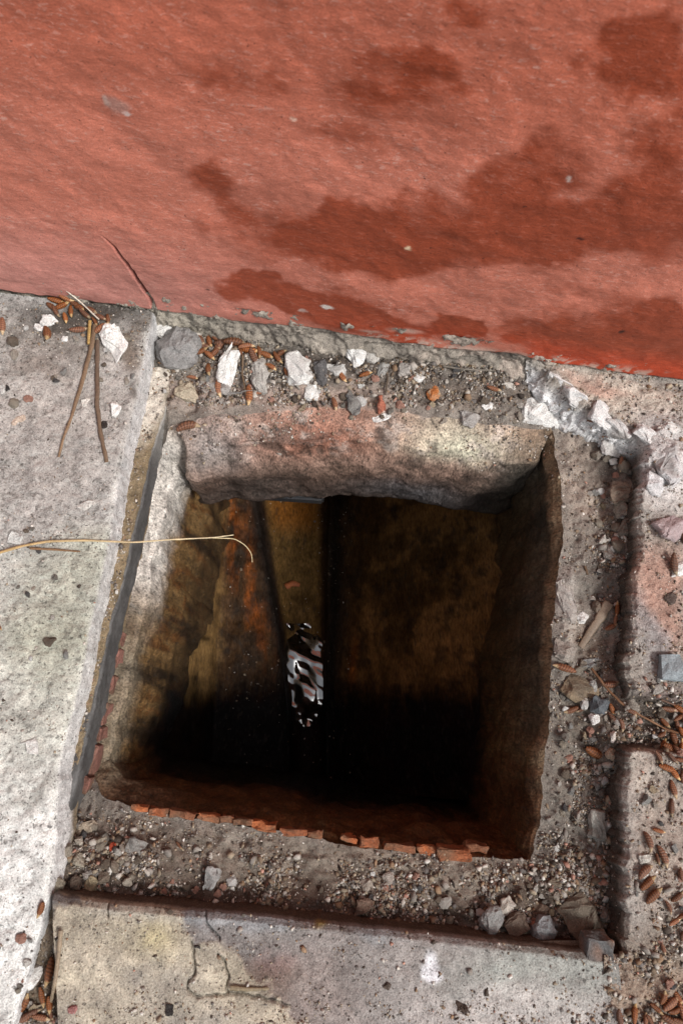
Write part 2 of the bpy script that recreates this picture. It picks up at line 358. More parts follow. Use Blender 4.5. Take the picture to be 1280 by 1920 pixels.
# the far side has a rounded shoulder that leans in, then a broken undercut edge
C0 = inset(B_, WF*0.018 + (1-WF)*0.003, B_[:, 2]-0.007)
C_ = inset(B_, WF*0.050 + (1-WF)*0.012, B_[:, 2]-0.030)
C2 = inset(B_, WF*0.066 + (1-WF)*0.020, -0.165)
xx = np.arange(sum(NS))
D_ = inset(B_, WF*(0.082) + (1-WF)*0.022, -0.300 + 0.012*vn(np.stack([xx*0.02, xx*0, xx*0], 1), 1.7, 4)*WF)
E_ = inset(B_, WF*-0.055 + (1-WF)*0.023, -0.345)
F_ = inset(B_, WF*-0.070 + (1-WF)*0.045, -0.80)
def close(P): return np.concatenate([P, P[:, :1]], 1)
def ledge():
    P = close(loft([A_, B_], [np.linspace(0, 1, 76)])[:-1]); shp = P.shape[:2]; Q = P.reshape(-1, 3)
    px, py = topx(Q)
    rub = fbm(Q, 32, 5, 0.6, 12)*0.013 + fbm(Q, 110, 3, 0.6, 14)*0.006
    edge = np.clip(np.linspace(1, 0, shp[0])*8, 0, 1)[:, None].repeat(shp[1], 1).ravel()
    heap = 0.022*np.exp(-(((px-190)/150)**2+((py-1620)/55)**2)) + 0.014*np.exp(-(((px-1080)/120)**2+((py-1660)/60)**2)) \
        + 0.02*np.exp(-(((px-1150)/50)**2+((py-1340)/60)**2)) + 0.014*np.exp(-((py-(690+0.06*(px-600)))/30)**2)*(px > 280)*(px < 1050) \
        + 0.012*np.exp(-(((px-1050)/30)**2+((py-1140)/80)**2)) + 0.022*np.exp(-((px-1172)/26)**2)*(.55*sstep(840, 900, py)+.45*sstep(1380, 1480, py))*(1+fbm(Q, 30, 3, .6, 55))
    Q[:, 2] += (rub + heap)*edge
    c = np.tile(C_SAND, (len(Q), 1))
    B = [gblob(1110, 900, 70, 120, 0, lin(158, 144, 132), .8, .7, zl), gblob(620, 1630, 420, 50, 5, lin(118, 106, 94), .7, .6, zl),
         gblob(600, 1690, 600, 26, 5, lin(70, 52, 42), .85, .6, zl), gblob(520, 745, 220, 34, 3, lin(168, 146, 134), .7, .7, zl),
         gblob(700, 700, 420, 34, 6, lin(72, 63, 56), .85, .6, zl), gblob(900, 740, 150, 34, 6, lin(126, 114, 104), .6, .6, zl),
         gblob(640, 790, 120, 22, 0, lin(166, 112, 88), .5, .7, zl), gblob(1150, 850, 40, 60, 0, lin(70, 62, 56), .8, .6, zl),
         gblob(1150, 1050, 40, 90, 0, lin(84, 76, 70), .6, .6, zl), gblob(1060, 1140, 26, 90, 0, lin(176, 168, 160), .7, .6, zl),
         gblob(1110, 1210, 50, 50, 0, lin(118, 102, 88), .6, .6, zl), gblob(1080, 1450, 60, 130, 0, lin(110, 102, 92), .6, .7, zl),
         gblob(210, 1610, 130, 60, 0, lin(96, 84, 74), .75, .6, zl), gblob(1090, 1690, 110, 50, 0, lin(84, 72, 62), .8, .6, zl), gblob(1130, 1350, 60, 60, 0, lin(84, 72, 62), .7, .6, zl), gblob(820, 1635, 150, 30, 5, lin(138, 126, 114), .6, .6, zl)]
    c = paint(c, Q[:, :2], B, 14, 0.03, 16); c *= 1+0.40*fbm(Q, 40, 5, 0.6, 18)[:, None]
    me = mesh_from('ledge', Q, grid_faces(*shp), c); PATCHES.append(('ledge', P)); return me
ME_LEDGE = ledge()
PIT = close(loft([B_, C0, C_, C2, D_, E_, F_], [8, 12, 22, 34, 10, 60])); PIT_SHP = PIT.shape[:2]
def pit_shape():
    Q = PIT.reshape(-1, 3); w0 = np.clip(np.arange(PIT_SHP[0])/14.0, 0, 1)[:, None].repeat(PIT_SHP[1], 1).ravel()[:, None]
    low = vec_noise(Q, 12, 4, 60)*0.013 + vec_noise(Q, 55, 4, 70)*0.0035
    wf = np.r_[WF, WF[:1]][None, :].repeat(PIT_SHP[0], 0).ravel()
    lump = np.zeros_like(Q); lump[:, 2] = fbm(Q, 16, 3, 0.5, 88)*0.014*wf*(Q[:, 2] < -0.08)*(Q[:, 2] > -0.36)
    Q += (low + lump)*w0
    # colours: lime-washed top, rust and brown run-offs, shade painted dark below
    z = Q[:, 2]; px, py = topx(Q)
    S = np.stack([Q[:, 0]*3.0, Q[:, 1]*3.0, z*0.35], 1)       # vertical streaks
    st = fbm(S, 9, 5, 0.6, 33); st2 = fbm(S, 22, 4, 0.6, 35)
    c = np.tile(lin(106, 82, 52), (len(Q), 1)) * (1+0.7*st)[:, None]
    k = sstep(-0.05, 0.30, st2)[:, None]*0.7; c = c*(1-k)+lin(86, 50, 22)*k
    k = sstep(0.02, 0.35, -st)[:, None]*0.8; c = c*(1-k)+lin(40, 32, 26)*k
    # far shoulder: pink dusty mortar, lime bloom to the right, grey belly
    x = Q[:, 0]; X = lambda p: at(p, 850, -0.1)[0]
    kf = wf*sstep(-0.40, -0.29, z)
    far = np.tile(lin(150, 124, 110), (len(Q), 1))*(1+0.5*fbm(Q, 40, 4, 0.6, 44))[:, None]
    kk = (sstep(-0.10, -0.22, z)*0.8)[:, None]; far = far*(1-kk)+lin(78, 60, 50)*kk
    kk = (np.exp(-((x-X(600))/0.12)**2)*np.exp(-((z+0.09)/0.04)**2)*0.7)[:, None]; far = far*(1-kk)+lin(158, 100, 78)*kk
    kk = (np.exp(-((x-X(860))/0.09)**2)*np.exp(-((z+0.08)/0.03)**2)*1.0)[:, None]; far = far*(1-kk)+lin(200, 194, 172)*kk
    kk = (np.exp(-((x-X(800))/0.10)**2)*np.exp(-((z+0.26)/0.05)**2)*0.85)[:, None]; far = far*(1-kk)+lin(130, 130, 134)*kk
    kk = (sstep(X(860), X(985), x)*sstep(-0.065, -0.11, z)*0.85)[:, None]; far = far*(1-kk)+lin(52, 54, 50)*kk
    kk = (np.exp(-((x-X(395))/0.06)**2)*np.exp(-((z+0.10)/0.05)**2)*0.7)[:, None]; far = far*(1-kk)+lin(150, 148, 146)*kk
    kk = (np.exp(-((x-X(480))/0.07)**2)*np.exp(-((z+0.23)/0.06)**2)*0.7)[:, None]; far = far*(1-kk)+lin(78, 70, 66)*kk
    kk = (sstep(.05, .4, fbm(Q, 26, 5, .65, 144))*.7)[:, None]; far = far*(1-kk)+lin(74, 64, 58)*kk
    kk = (sstep(.12, .4, fbm(Q, 34, 4, .65, 145))*sstep(-.16, -.08, z)*.6)[:, None]; far = far*(1-kk)+lin(186, 172, 162)*kk
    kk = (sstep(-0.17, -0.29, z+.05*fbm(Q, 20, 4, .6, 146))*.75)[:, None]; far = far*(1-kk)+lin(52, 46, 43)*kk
    c = c*(1-kf[:, None])+far*kf[:, None]
    # left wall: white lime render at the top of its far half, grey lower down
    left = sstep(X(380), X(330), x)*(1-wf)
    kk = (left*sstep(-0.34, -0.20, z + 0.05*st2)*sstep(0.14, 0.26, Q[:, 1])*0.95)[:, None]; c = c*(1-kk)+lin(196, 190, 182)*(1+0.35*fbm(Q, 30, 4, .6, 3))[:, None]*kk
    kk = (left*sstep(-0.30, -0.18, z + 0.04*st2)*sstep(0.24, 0.10, Q[:, 1])*0.8)[:, None]; c = c*(1-kk)+lin(124, 114, 98)*kk
    # right wall: cold grey render near the top
    right = sstep(X(920), X(985), x)*(1-wf*0.5)
    kk = (right*sstep(-0.42, -0.12, z)*0.75)[:, None]; c = c*(1-kk)+lin(66, 64, 57)*(1+0.7*st)[:, None]*kk
    kk = (right*sstep(-0.10, -0.075, z)*0.8)[:, None]; c = c*(1-kk)+lin(134, 112, 88)*kk
    kk = (right*sstep(-.12, -.3, z)*.75)[:, None]; c = c*(1-kk)+lin(54, 42, 28)*(1+.7*st2)[:, None]*kk
    # near wall: rusty brown
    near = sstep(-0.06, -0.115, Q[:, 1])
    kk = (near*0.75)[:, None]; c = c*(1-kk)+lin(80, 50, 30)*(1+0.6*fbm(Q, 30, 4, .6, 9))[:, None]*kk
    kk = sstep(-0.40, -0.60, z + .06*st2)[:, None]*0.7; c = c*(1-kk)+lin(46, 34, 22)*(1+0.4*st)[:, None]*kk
    kk = (sstep(-0.30, -0.50, z+.08*st2)*sstep(.18, .02, Q[:, 1]+.05*st))[:, None]*0.96; c = c*(1-kk)+lin(9, 6, 4)*kk  # shadow of the person above, painted near-black on the lower walls nearest the camera
    PATCHES.append(('shoulder', PIT[:34]))
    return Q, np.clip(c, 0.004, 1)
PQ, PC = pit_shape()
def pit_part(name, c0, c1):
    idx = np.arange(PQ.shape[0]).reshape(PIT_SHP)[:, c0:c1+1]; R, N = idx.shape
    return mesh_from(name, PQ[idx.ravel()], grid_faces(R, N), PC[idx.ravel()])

# --- chamber floor: benching either side of an open channel
Z_FLOOR = -0.79
CH_L = [(462, 860), (478, 930), (498, 1050), (522, 1180), (538, 1330), (545, 1480)]; CH_R = [(624, 860), (618, 930), (614, 1100), (611, 1250), (612, 1480)]
def floor_mesh():
    n = 230
    Lr = smooth_open(resample([at(x, y, Z_FLOOR) for x, y in CH_L], n), 20); Rr = smooth_open(resample([at(x, y, Z_FLOOR) for x, y in CH_R], n), 20)
    ys = np.linspace(Lr[0, 1], Lr[-1, 1], n)
    def ony(A): o = np.argsort(A[:, 1]); return np.stack([np.interp(ys, A[o, 1], A[o, 0]), ys, np.full(n, Z_FLOOR)], 1)
    Lr, Rr = ony(Lr), ony(Rr)
    left = Lr.copy(); left[:, 0] = B_[:, 0].min()-0.01; left[:, 2] = Z_FLOOR+0.20
    right = Rr.copy(); right[:, 0] = B_[:, 0].max()+0.02; right[:, 2] = Z_FLOOR+0.30
    left[:, 2] = -0.42; right[:, 2] = -0.35
    toe = resample([at(x, y, Z_FLOOR+.03) for x, y in [(440, 860), (428, 940), (415, 1100), (402, 1300), (396, 1480)]], n); o_ = np.argsort(toe[:, 1])
    toe = np.stack([np.interp(ys, toe[o_, 1], toe[o_, 0]), ys, np.full(n, Z_FLOOR+.03)], 1)
    toe2 = Rr + [.055, 0, .045]
    rails = [left, toe, Lr + [-0.012, 0, 0.006], Lr]
    for a in np.linspace(0, math.pi, 11)[1:-1]:
        mid = (Lr+Rr)/2; hw = (Rr-Lr)/2
        r = mid - hw*math.cos(a); r[:, 2] = Z_FLOOR - 0.052*math.sin(a); rails.append(r)
    rails += [Rr, Rr + [0.012, 0, 0.006], toe2, right]
    P = loft(rails, [60, 30, 4] + [3]*10 + [4, 20, 80]); shp = P.shape[:2]; Q = P.reshape(-1, 3)
    cx = (Lr[:, 0]+Rr[:, 0])[None, :].repeat(shp[0], 0).ravel()/2; hw = (Rr[:, 0]-Lr[:, 0])[None, :].repeat(shp[0], 0).ravel()/2
    inside = np.abs(Q[:, 0]-cx) < hw*1.02
    Q[:, 2] += np.where(inside, fbm(Q, 50, 3, .5, 2)*0.002, fbm(Q, 12, 4, .5, 2)*0.014)
    S = np.stack([Q[:, 0]*2.2, Q[:, 1]*0.5, Q[:, 2]], 1); st = fbm(S, 22, 5, .6, 8)
    c = np.tile(lin(62, 44, 28), (len(Q), 1))*(1+0.8*st)[:, None]
    d = (Q[:, 0]-cx)/hw
    k = (np.exp(-((d+1.75+.5*st)/0.5)**2)*sstep(0.04, 0.26, Q[:, 1])*sstep(-.30, .30, fbm(S, 30, 4, .6, 88)))[:, None]*0.9; c = c*(1-k)+lin(124, 66, 26)*(1+0.8*fbm(Q, 45, 4, .6, 5))[:, None]*k      # rust deposit
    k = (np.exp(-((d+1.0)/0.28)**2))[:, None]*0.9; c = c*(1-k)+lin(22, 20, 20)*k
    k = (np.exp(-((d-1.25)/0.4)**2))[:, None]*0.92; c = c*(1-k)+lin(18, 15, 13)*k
    k = (sstep(0.85, 0.6, np.abs(d)))[:, None]*0.95; c = c*(1-k)+lin(108, 82, 46)*(1+0.6*fbm(Q, 30, 4, .6, 15))[:, None]*k
    k = (sstep(0.45, 0.53, Q[:, 1])*sstep(0.85, 0.4, np.abs(d)))[:, None]*0.7; c = c*(1-k)+lin(150, 92, 34)*k
    tx = np.tile(toe[:, 0], shp[0]); zz = Q[:, 2]
    SL = np.stack([Q[:, 0]*.6, Q[:, 1]*3, zz*.4], 1); sl = fbm(SL, 9, 5, .6, 8)
    k = sstep(tx+.022, tx-.030, Q[:, 0]+.02*fbm(Q, 25, 4, .6, 191))[:, None]; c = c*(1-k)+(lin(116, 90, 56)*(1+.6*sl)[:, None]*(1-sstep(.05, .4, -sl)[:, None]*.7))*k
    t2 = np.tile(toe2[:, 0], shp[0]); k = sstep(t2-.03, t2+.06, Q[:, 0]+.03*fbm(Q, 18, 4, .6, 192))[:, None]; c = c*(1-k)+(lin(112, 80, 46)*(1+.7*sl)[:, None]*(1-sstep(-.05, .3, fbm(Q, 11, 4, .6, 19))[:, None]*.65))*k
    k = (np.exp(-((d+2.65)/0.18)**2)*sstep(.36, .46, Q[:, 1]))[:, None]*0.7; c = c*(1-k)+lin(160, 136, 84)*k
    k = (np.exp(-((d-2.2)/0.16)**2)*np.exp(-((Q[:, 1]-0.13)/0.05)**2))[:, None]*0.8; c = c*(1-k)+lin(150, 84, 34)*k
    k = (sstep(2.0, 3.2, d)*sstep(-.15, .35, fbm(Q, 9, 4, .6, 171)))[:, None]*.0; c = c*(1-k)+lin(98, 72, 42)*(1+.4*st)[:, None]*k
    k = (sstep(0.05, .4, fbm(Q, 30, 3, .6, 71))*(np.abs(d) > .9))[:, None]*0.6; c = c*(1-k)+lin(30, 25, 21)*k
    blk = (sstep(.14, .02, Q[:, 1]+.05*st))[:, None]*.97; c = c*(1-blk)+lin(9, 6, 4)*blk     # shadow of the person at the camera, painted near-black at the near end
    PATCHES.append(('floor', P))
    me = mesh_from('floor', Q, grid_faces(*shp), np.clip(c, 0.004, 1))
    return me, Lr, Rr
ME_FLOOR, CHL, CHR = floor_mesh()

chamber = empty('drain_chamber', (CTR[0], CTR[1], -0.8))
tag(chamber, 'deep square open drain chamber with stained walls below the red wall', 'drain pit')
def part(name, me, mat, parent=None):
    o = link(name, me, mat); p = parent or chamber
    o.parent = p; bpy.context.view_layer.update(); o.matrix_parent_inverse = p.matrix_world.inverted(); return o
part('ledge', ME_LEDGE, M_SAND); part('step', ME_GROOVE, M_SAND)
CW = []
n0, n1, n2 = NS[0], NS[0]+NS[1], NS[0]+NS[1]+NS[2]
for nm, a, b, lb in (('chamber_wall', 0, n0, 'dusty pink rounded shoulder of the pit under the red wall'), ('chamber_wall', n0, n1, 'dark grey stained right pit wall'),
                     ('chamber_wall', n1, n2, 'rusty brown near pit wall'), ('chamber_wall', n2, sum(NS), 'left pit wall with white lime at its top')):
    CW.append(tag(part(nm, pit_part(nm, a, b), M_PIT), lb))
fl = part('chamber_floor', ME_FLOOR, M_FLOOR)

# smooth grey cement strip down the left step
def strip():
    up = smooth_open(resample([at(x, y, -0.052) for x, y in G1[1:]], 260), 10)
    lo = smooth_open(resample([at(x+25, y, -0.13) for x, y in G1[1:]], 260), 10)
    th = np.linspace(0.25, 1, 260)[:, None]**0.5; mid = (up+lo)/2; up = mid+(up-mid)*th; lo = mid+(lo-mid)*th
    P = loft([up+[-0.012, 0, -0.002], up+[0.001, 0, 0.0006], up+[0.0035, 0, -0.002], lo+[0.004, 0, 0.002], lo+[0.002, 0, 0], lo+[-0.012, 0, -0.002]], [2, 2, 24, 2, 3]); shp = P.shape[:2]; Q = P.reshape(-1, 3)
    Q[:, 0] += fbm(Q, 40, 5, .65, 5)*0.0034; Q[:, 2] += fbm(Q, 25, 4, .6, 6)*0.006
    c = np.tile(lin(84, 83, 82), (len(Q), 1))*(1+0.55*fbm(Q, 34, 5, .65, 8))[:, None]
    k = sstep(0.40, 0.50, Q[:, 1])[:, None]*0.6; c = c*(1-k)+lin(176, 172, 166)*k
    return mesh_from('cement_strip', Q, grid_faces(*shp, flip=True), c)
part('cement_strip', strip(), M_STRIP)

# water in the channel
def water():
    n = 200; y1, y0 = at(580, 1165, Z_FLOOR)[1], at(580, 1362, Z_FLOOR)[1]; ys = np.linspace(y1, y0, n)
    o = np.argsort(CHL[:, 1]); xl = np.interp(ys, CHL[o, 1], CHL[o, 0])+0.001; o = np.argsort(CHR[:, 1]); xr = np.interp(ys, CHR[o, 1], CHR[o, 0])-0.001
    L_ = np.stack([xl, ys, np.full(n, Z_FLOOR-0.030)], 1); R_ = np.stack([xr, ys, np.full(n, Z_FLOOR-0.030)], 1)
    P = loft([L_, R_], [80]); shp = P.shape[:2]; Q = P.reshape(-1, 3)
    S = Q.copy(); S[:, 0] *= 0.9; S[:, 1] += S[:, 0]*.5; S[:, 2] = 0
    v = (y1-Q[:, 1])/(y1-y0)
    Q[:, 2] += fbm(S, 31, 2, .25, 6)*0.0080 - (sstep(.30, 0, v)+sstep(.72, 1, v))*0.022*(1+.6*vn(S, 40, 9))
    return mesh_from('water', Q, grid_faces(*shp), None)
tag(link('water', water(), M_WATER), kind='structure')

# --- near mortar paving
def near_paving():
    e = [(98, 1680), (120, 1686), (200, 1696), (320, 1708), (480, 1722), (640, 1738), (800, 1756), (960, 1774), (1090, 1790), (1160, 1803)]
    E = smooth_open(resample([at(x, y, 0) for x, y in e], 620), 10); E[:, 1] += 0.0022*fbm(E, 70, 4, .6, 3)
    lo = smooth_open(resample([at(x-4*(i == 0), y+165, 0) for i, (x, y) in enumerate([(118, 1760), (400, 1760), (800, 1790), (1180, 1800)])], 620), 4)
    lo = E.copy(); lo[:, 1] -= 0.24; lo[:, 0] = np.interp(np.linspace(0, 1, 620), [0, .25, 1], [at(128, 1950)[0], at(380, 1950)[0], E[-1, 0]])
    far = lo.copy(); far[:, 1] = -2.2; far[:, 0] = np.interp(np.linspace(0, 1, 620), [0, 1], [-2.4, lo[-1, 0]+0.0])
    P = loft([E+[0, 0.0045, -0.095], E+[0, 0.003, -0.05], E+[0, 0.0005, -0.010], E+[0, -0.006, -0.0015], lo, far], [8, 14, 5, 110, np.linspace(0, 1, 9)[:-1]**1.5]); shp = P.shape[:2]; Q = P.reshape(-1, 3)
    px, py = topx(Q)
    top = sstep(-0.03, -0.004, Q[:, 2])
    # left edge stays clear of the gap beside the slab
    b = fbm(Q, 60, 5, .6, 22)*0.0022 + fbm(Q, 10, 3, .5, 28)*0.004
    # cracked raised skim of cement on the left
    skim = sstep(0.006, -0.006, (np.hypot((Q[:, 0]-at(210, 1830)[0])/1.0, (Q[:, 1]-at(210, 1830)[1])*1.15) - 0.125 + 0.03*fbm(Q, 22, 4, .6, 61)))
    skim2 = sstep(0.004, -0.004, (np.hypot((Q[:, 0]-at(395, 1835)[0])/0.9, (Q[:, 1]-at(395, 1835)[1])*1.0) - 0.046 + 0.02*fbm(Q, 30, 4, .6, 62)))
    skim3 = sstep(0.004, -0.004, (np.hypot((Q[:, 0]-at(450, 1925)[0])/1.6, (Q[:, 1]-at(450, 1925)[1])*1.0) - 0.05 + 0.02*fbm(Q, 30, 4, .6, 64)))
    sk = np.maximum(np.maximum(skim, skim2), skim3)
    lines = [[(360, 1762), (362, 1790), (364, 1815), (352, 1850), (358, 1862), (372, 1872), (400, 1868), (432, 1862), (470, 1866), (500, 1876), (540, 1886)],
             [(405, 1788), (424, 1806), (430, 1830), (424, 1852), (432, 1862)], [(381, 1700), (384, 1730), (400, 1748), (412, 1762)], [(205, 1692), (203, 1716)]]
    wq = vec_noise(Q, 50, 3, 71)*0.005; dist = np.full(len(Q), 9.0)
    for ln_ in lines:
        pp = np.array([at(*q)[:2] for q in ln_])
        for a0, b0 in zip(pp[:-1], pp[1:]):
            ab = b0-a0; tt = np.clip(((Q[:, :2]+wq[:, :2]-a0)@ab)/(ab@ab), 0, 1); dist = np.minimum(dist, np.linalg.norm(Q[:, :2]+wq[:, :2]-a0-tt[:, None]*ab, axis=1))
    crack = np.exp(-(dist/0.0013)**2)
    Q[:, 2] += (b*(1-0.4*sk) + sk*0.0022 - crack*0.007)*top
    gl = sstep(0, 1, 0)
    c = np.tile(C_LAV*0.95, (len(Q), 1))
    B = [gblob(500, 1715, 480, 18, 5, lin(138, 140, 142), .8, .5), gblob(830, 1830, 150, 60, 5, lin(150, 144, 140), .6, .7), gblob(1020, 1830, 130, 60, 5, lin(146, 150, 144), .7, .7),
         gblob(820, 1818, 13, 13, 0, lin(220, 220, 224), .9, .6), gblob(510, 1830, 30, 34, 20, lin(150, 98, 92), .55, .7), gblob(560, 1880, 90, 60, 0, lin(132, 118, 112), .6, .7),
         gblob(950, 1900, 160, 36, 0, lin(186, 180, 176), .6, .7), gblob(620, 1745, 14, 10, 0, lin(150, 128, 50), .7, .6), gblob(130, 1700, 60, 20, 10, lin(92, 86, 82), .7, .6), gblob(480, 1850, 60, 40, 0, lin(92, 80, 70), .7, .6)]
    c = paint(c, Q[:, :2], B, 24, 0.03, 14)
    skr = sk; sk = np.clip(sk*(.72+.5*fbm(Q, 18, 4, .6, 166)), 0, 1)
    skc = lin(182, 172, 152)*(1+0.4*fbm(Q, 40, 5, .6, 65))[:, None]; c = c*(1-sk[:, None]*0.9)+skc*sk[:, None]*0.9
    k = (np.exp(-((px-290)/40)**2-((py-1760)/40)**2)*sk*0.4)[:, None]; c = c*(1-k)+lin(190, 176, 110)*k
    c *= 1+0.34*fbm(Q, 26, 5, .6, 68)[:, None]; c *= (1-0.5*crack*top)[:, None]
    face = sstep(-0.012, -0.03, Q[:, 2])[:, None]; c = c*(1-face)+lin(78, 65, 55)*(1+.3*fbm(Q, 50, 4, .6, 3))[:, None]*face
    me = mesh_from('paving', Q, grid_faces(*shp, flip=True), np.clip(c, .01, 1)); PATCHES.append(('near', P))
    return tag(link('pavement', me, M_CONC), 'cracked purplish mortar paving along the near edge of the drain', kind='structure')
near_paving()

# --- right mortar paving with a broken white edge
def right_paving():
    n = 640
    e = [wall_pt(995, 0, -0.005)[:3], at(1030, 708), at(1065, 735), at(1100, 757), at(1150, 790), at(1190, 806), at(1204, 830), at(1200, 900), at(1195, 1000), at(1190, 1100),
         at(1184, 1200), at(1181, 1300), at(1186, 1330), at(1190, 1360), at(1182, 1388), at(1176, 1400), at(1172, 1500), at(1172, 1600), at(1172, 1700), at(1172, 1770), at(1172, 1800)]
    E = resample(e, n); E = smooth_open(E, 5); E[:, 0] += 0.013*fbm(E, 30, 5, .7, 3); E[:, 1] += 0.006*fbm(E, 30, 5, .65, 13)
    py0 = topx(E)[1]
    rough = sstep(870, 800, py0)[:, None]*1.0               # crumbled upper stretch
    gap = (sstep(1290, 1320, py0)*sstep(1410, 1390, py0))[:, None]
    E[:, 2] -= gap[:, 0]*0.038*(1+.4*fbm(E, 60, 3, .6, 4))
    T = np.gradient(E, axis=0); T[:, 2] = 0; T /= np.linalg.norm(T, axis=1)[:, None]; Nn = np.stack([-T[:, 1], T[:, 0], T[:, 0]*0], 1)  # to the right
    Nn = smooth_open(Nn, 60)
    inn = E + Nn*0.0; inn[:, 0] = np.maximum(E[:, 0]+0.02, 0.0) + 0.17; inn[:, 2] = 0; inn[:, 1] = E[:, 1] + 0.0
    tt = np.linspace(0, 1, n); yb = np.interp(tt, [0, 1], [E[0, 1]+0.03, E[-1, 1]-0.02]); inn[:, 1] = 0.5*inn[:, 1]+0.5*yb
    inn[:, 0] = smooth_open(inn[:, 0:1], 80)[:, 0]
    far = inn.copy(); far[:, 0] = 2.4; far[:, 1] = np.interp(tt, [0, 1], [wall_world(2.9, 0)[1]+0.02, -2.0])
    lean = 0.004+0.032*rough
    P = loft([E-Nn*lean+[0, 0, -0.085], E-Nn*lean*0.6+[0, 0, -0.040], E-Nn*0.001+[0, 0, -0.008], E+Nn*0.006+[0, 0, -0.001], inn, far], [10, 14, 6, 100, np.linspace(0, 1, 10)[:-1]**1.6]); shp = P.shape[:2]; Q = P.reshape(-1, 3)
    R = rough[:, 0][None, :].repeat(shp[0], 0).ravel(); px, py = topx(Q)
    top = sstep(-0.03, -0.004, Q[:, 2]); 
    Q[:, 2] += (fbm(Q, 50, 5, .6, 22)*0.0030 + fbm(Q, 10, 3, .5, 28)*0.006)*top
    lump = 0.014*np.exp(-(((px-1245)/45)**2+((py-850)/60)**2))*(1+0.8*fbm(Q, 40, 4, .6, 2)); Q[:, 2] += lump*top
    Q += vec_noise(Q, 42, 5, 33, .65)*((0.011*R + .006*(1-R)*(1-top))*(1-top*0.6))[:, None] + vec_noise(Q, 70, 5, 39, .65)*0.0032
    c = np.tile(lin(146, 139, 131), (len(Q), 1))
    B = [gblob(1160, 735, 130, 40, 20, lin(186, 172, 158), .8, .6), gblob(1240, 870, 70, 90, 0, lin(196, 192, 190), .85, .6), gblob(1240, 1110, 50, 90, 0, lin(166, 128, 112), .75, .6),
         gblob(1215, 1180, 24, 60, 0, lin(150, 150, 152), .6, .6), gblob(1250, 1330, 60, 50, 0, lin(104, 84, 80), .8, .6), gblob(1196, 1412, 40, 22, 10, lin(92, 74, 68), .85, .4),
         gblob(1210, 1440, 14, 50, 15, lin(176, 168, 158), .8, .5), gblob(1190, 1620, 20, 130, 0, lin(150, 146, 142), .6, .6), gblob(1250, 1600, 60, 120, 0, lin(158, 142, 130), .6, .7),
         gblob(1220, 1820, 100, 60, 0, lin(126, 112, 98), .7, .7), gblob(1120, 720, 60, 14, 20, lin(176, 120, 100), .4, .7)]
    c = paint(c, Q[:, :2], B, 44, 0.025, 18); c *= 1+0.36*fbm(Q, 34, 5, .6, 48)[:, None]
    face = (1-top)[:, None]
    fc = lin(226, 225, 224)*R[:, None] + lin(78, 70, 63)*(1-R[:, None]); fc = fc*(1+.3*fbm(Q, 40, 4, .6, 3))[:, None]
    c = c*(1-face)+fc*face
    kd = ((1-top)*R*sstep(-0.045, -0.07, Q[:, 2]))[:, None]; c = c*(1-kd)+lin(90, 82, 76)*kd
    me = mesh_from('paving', Q, grid_faces(*shp), np.clip(c, .01, 1)); PATCHES.append(('right', P))
    return tag(link('pavement', me, M_CONC), 'gritty mortar paving with a broken white edge right of the drain', kind='structure')
right_paving()

# --- soil in the gap between the left slab and the near paving, and the lower right corner
def soil(name, pxs, z, seed, colr):
    (a, b, c_, d) = [at(x, y, z) for x, y in pxs]; n, m = 150, 150
    u = np.linspace(0, 1, n)[None, :, None]; v = np.linspace(0, 1, m)[:, None, None]
    P = (1-v)*((1-u)*a+u*b)+v*((1-u)*d+u*c_); shp = P.shape[:2]; Q = P.reshape(-1, 3)
    Q[:, 2] += fbm(Q, 45, 5, .6, seed)*0.010
    cc = np.tile(colr, (len(Q), 1))*(1+.45*fbm(Q, 50, 5, .6, seed+3))[:, None]
    me = mesh_from(name, Q, grid_faces(*shp, flip=True), cc); PATCHES.append((name, P))
    return tag(link('soil', me, M_SAND), kind='structure')
soil('soil_gap', [(40, 1690), (118, 1690), (128, 1960), (-10, 1960)], -0.03, 5, lin(104, 92, 78))
soil('soil_corner', [(1130, 1790), (1400, 1790), (1400, 2000), (1130, 2000)], -0.004, 8, lin(138, 122, 108))

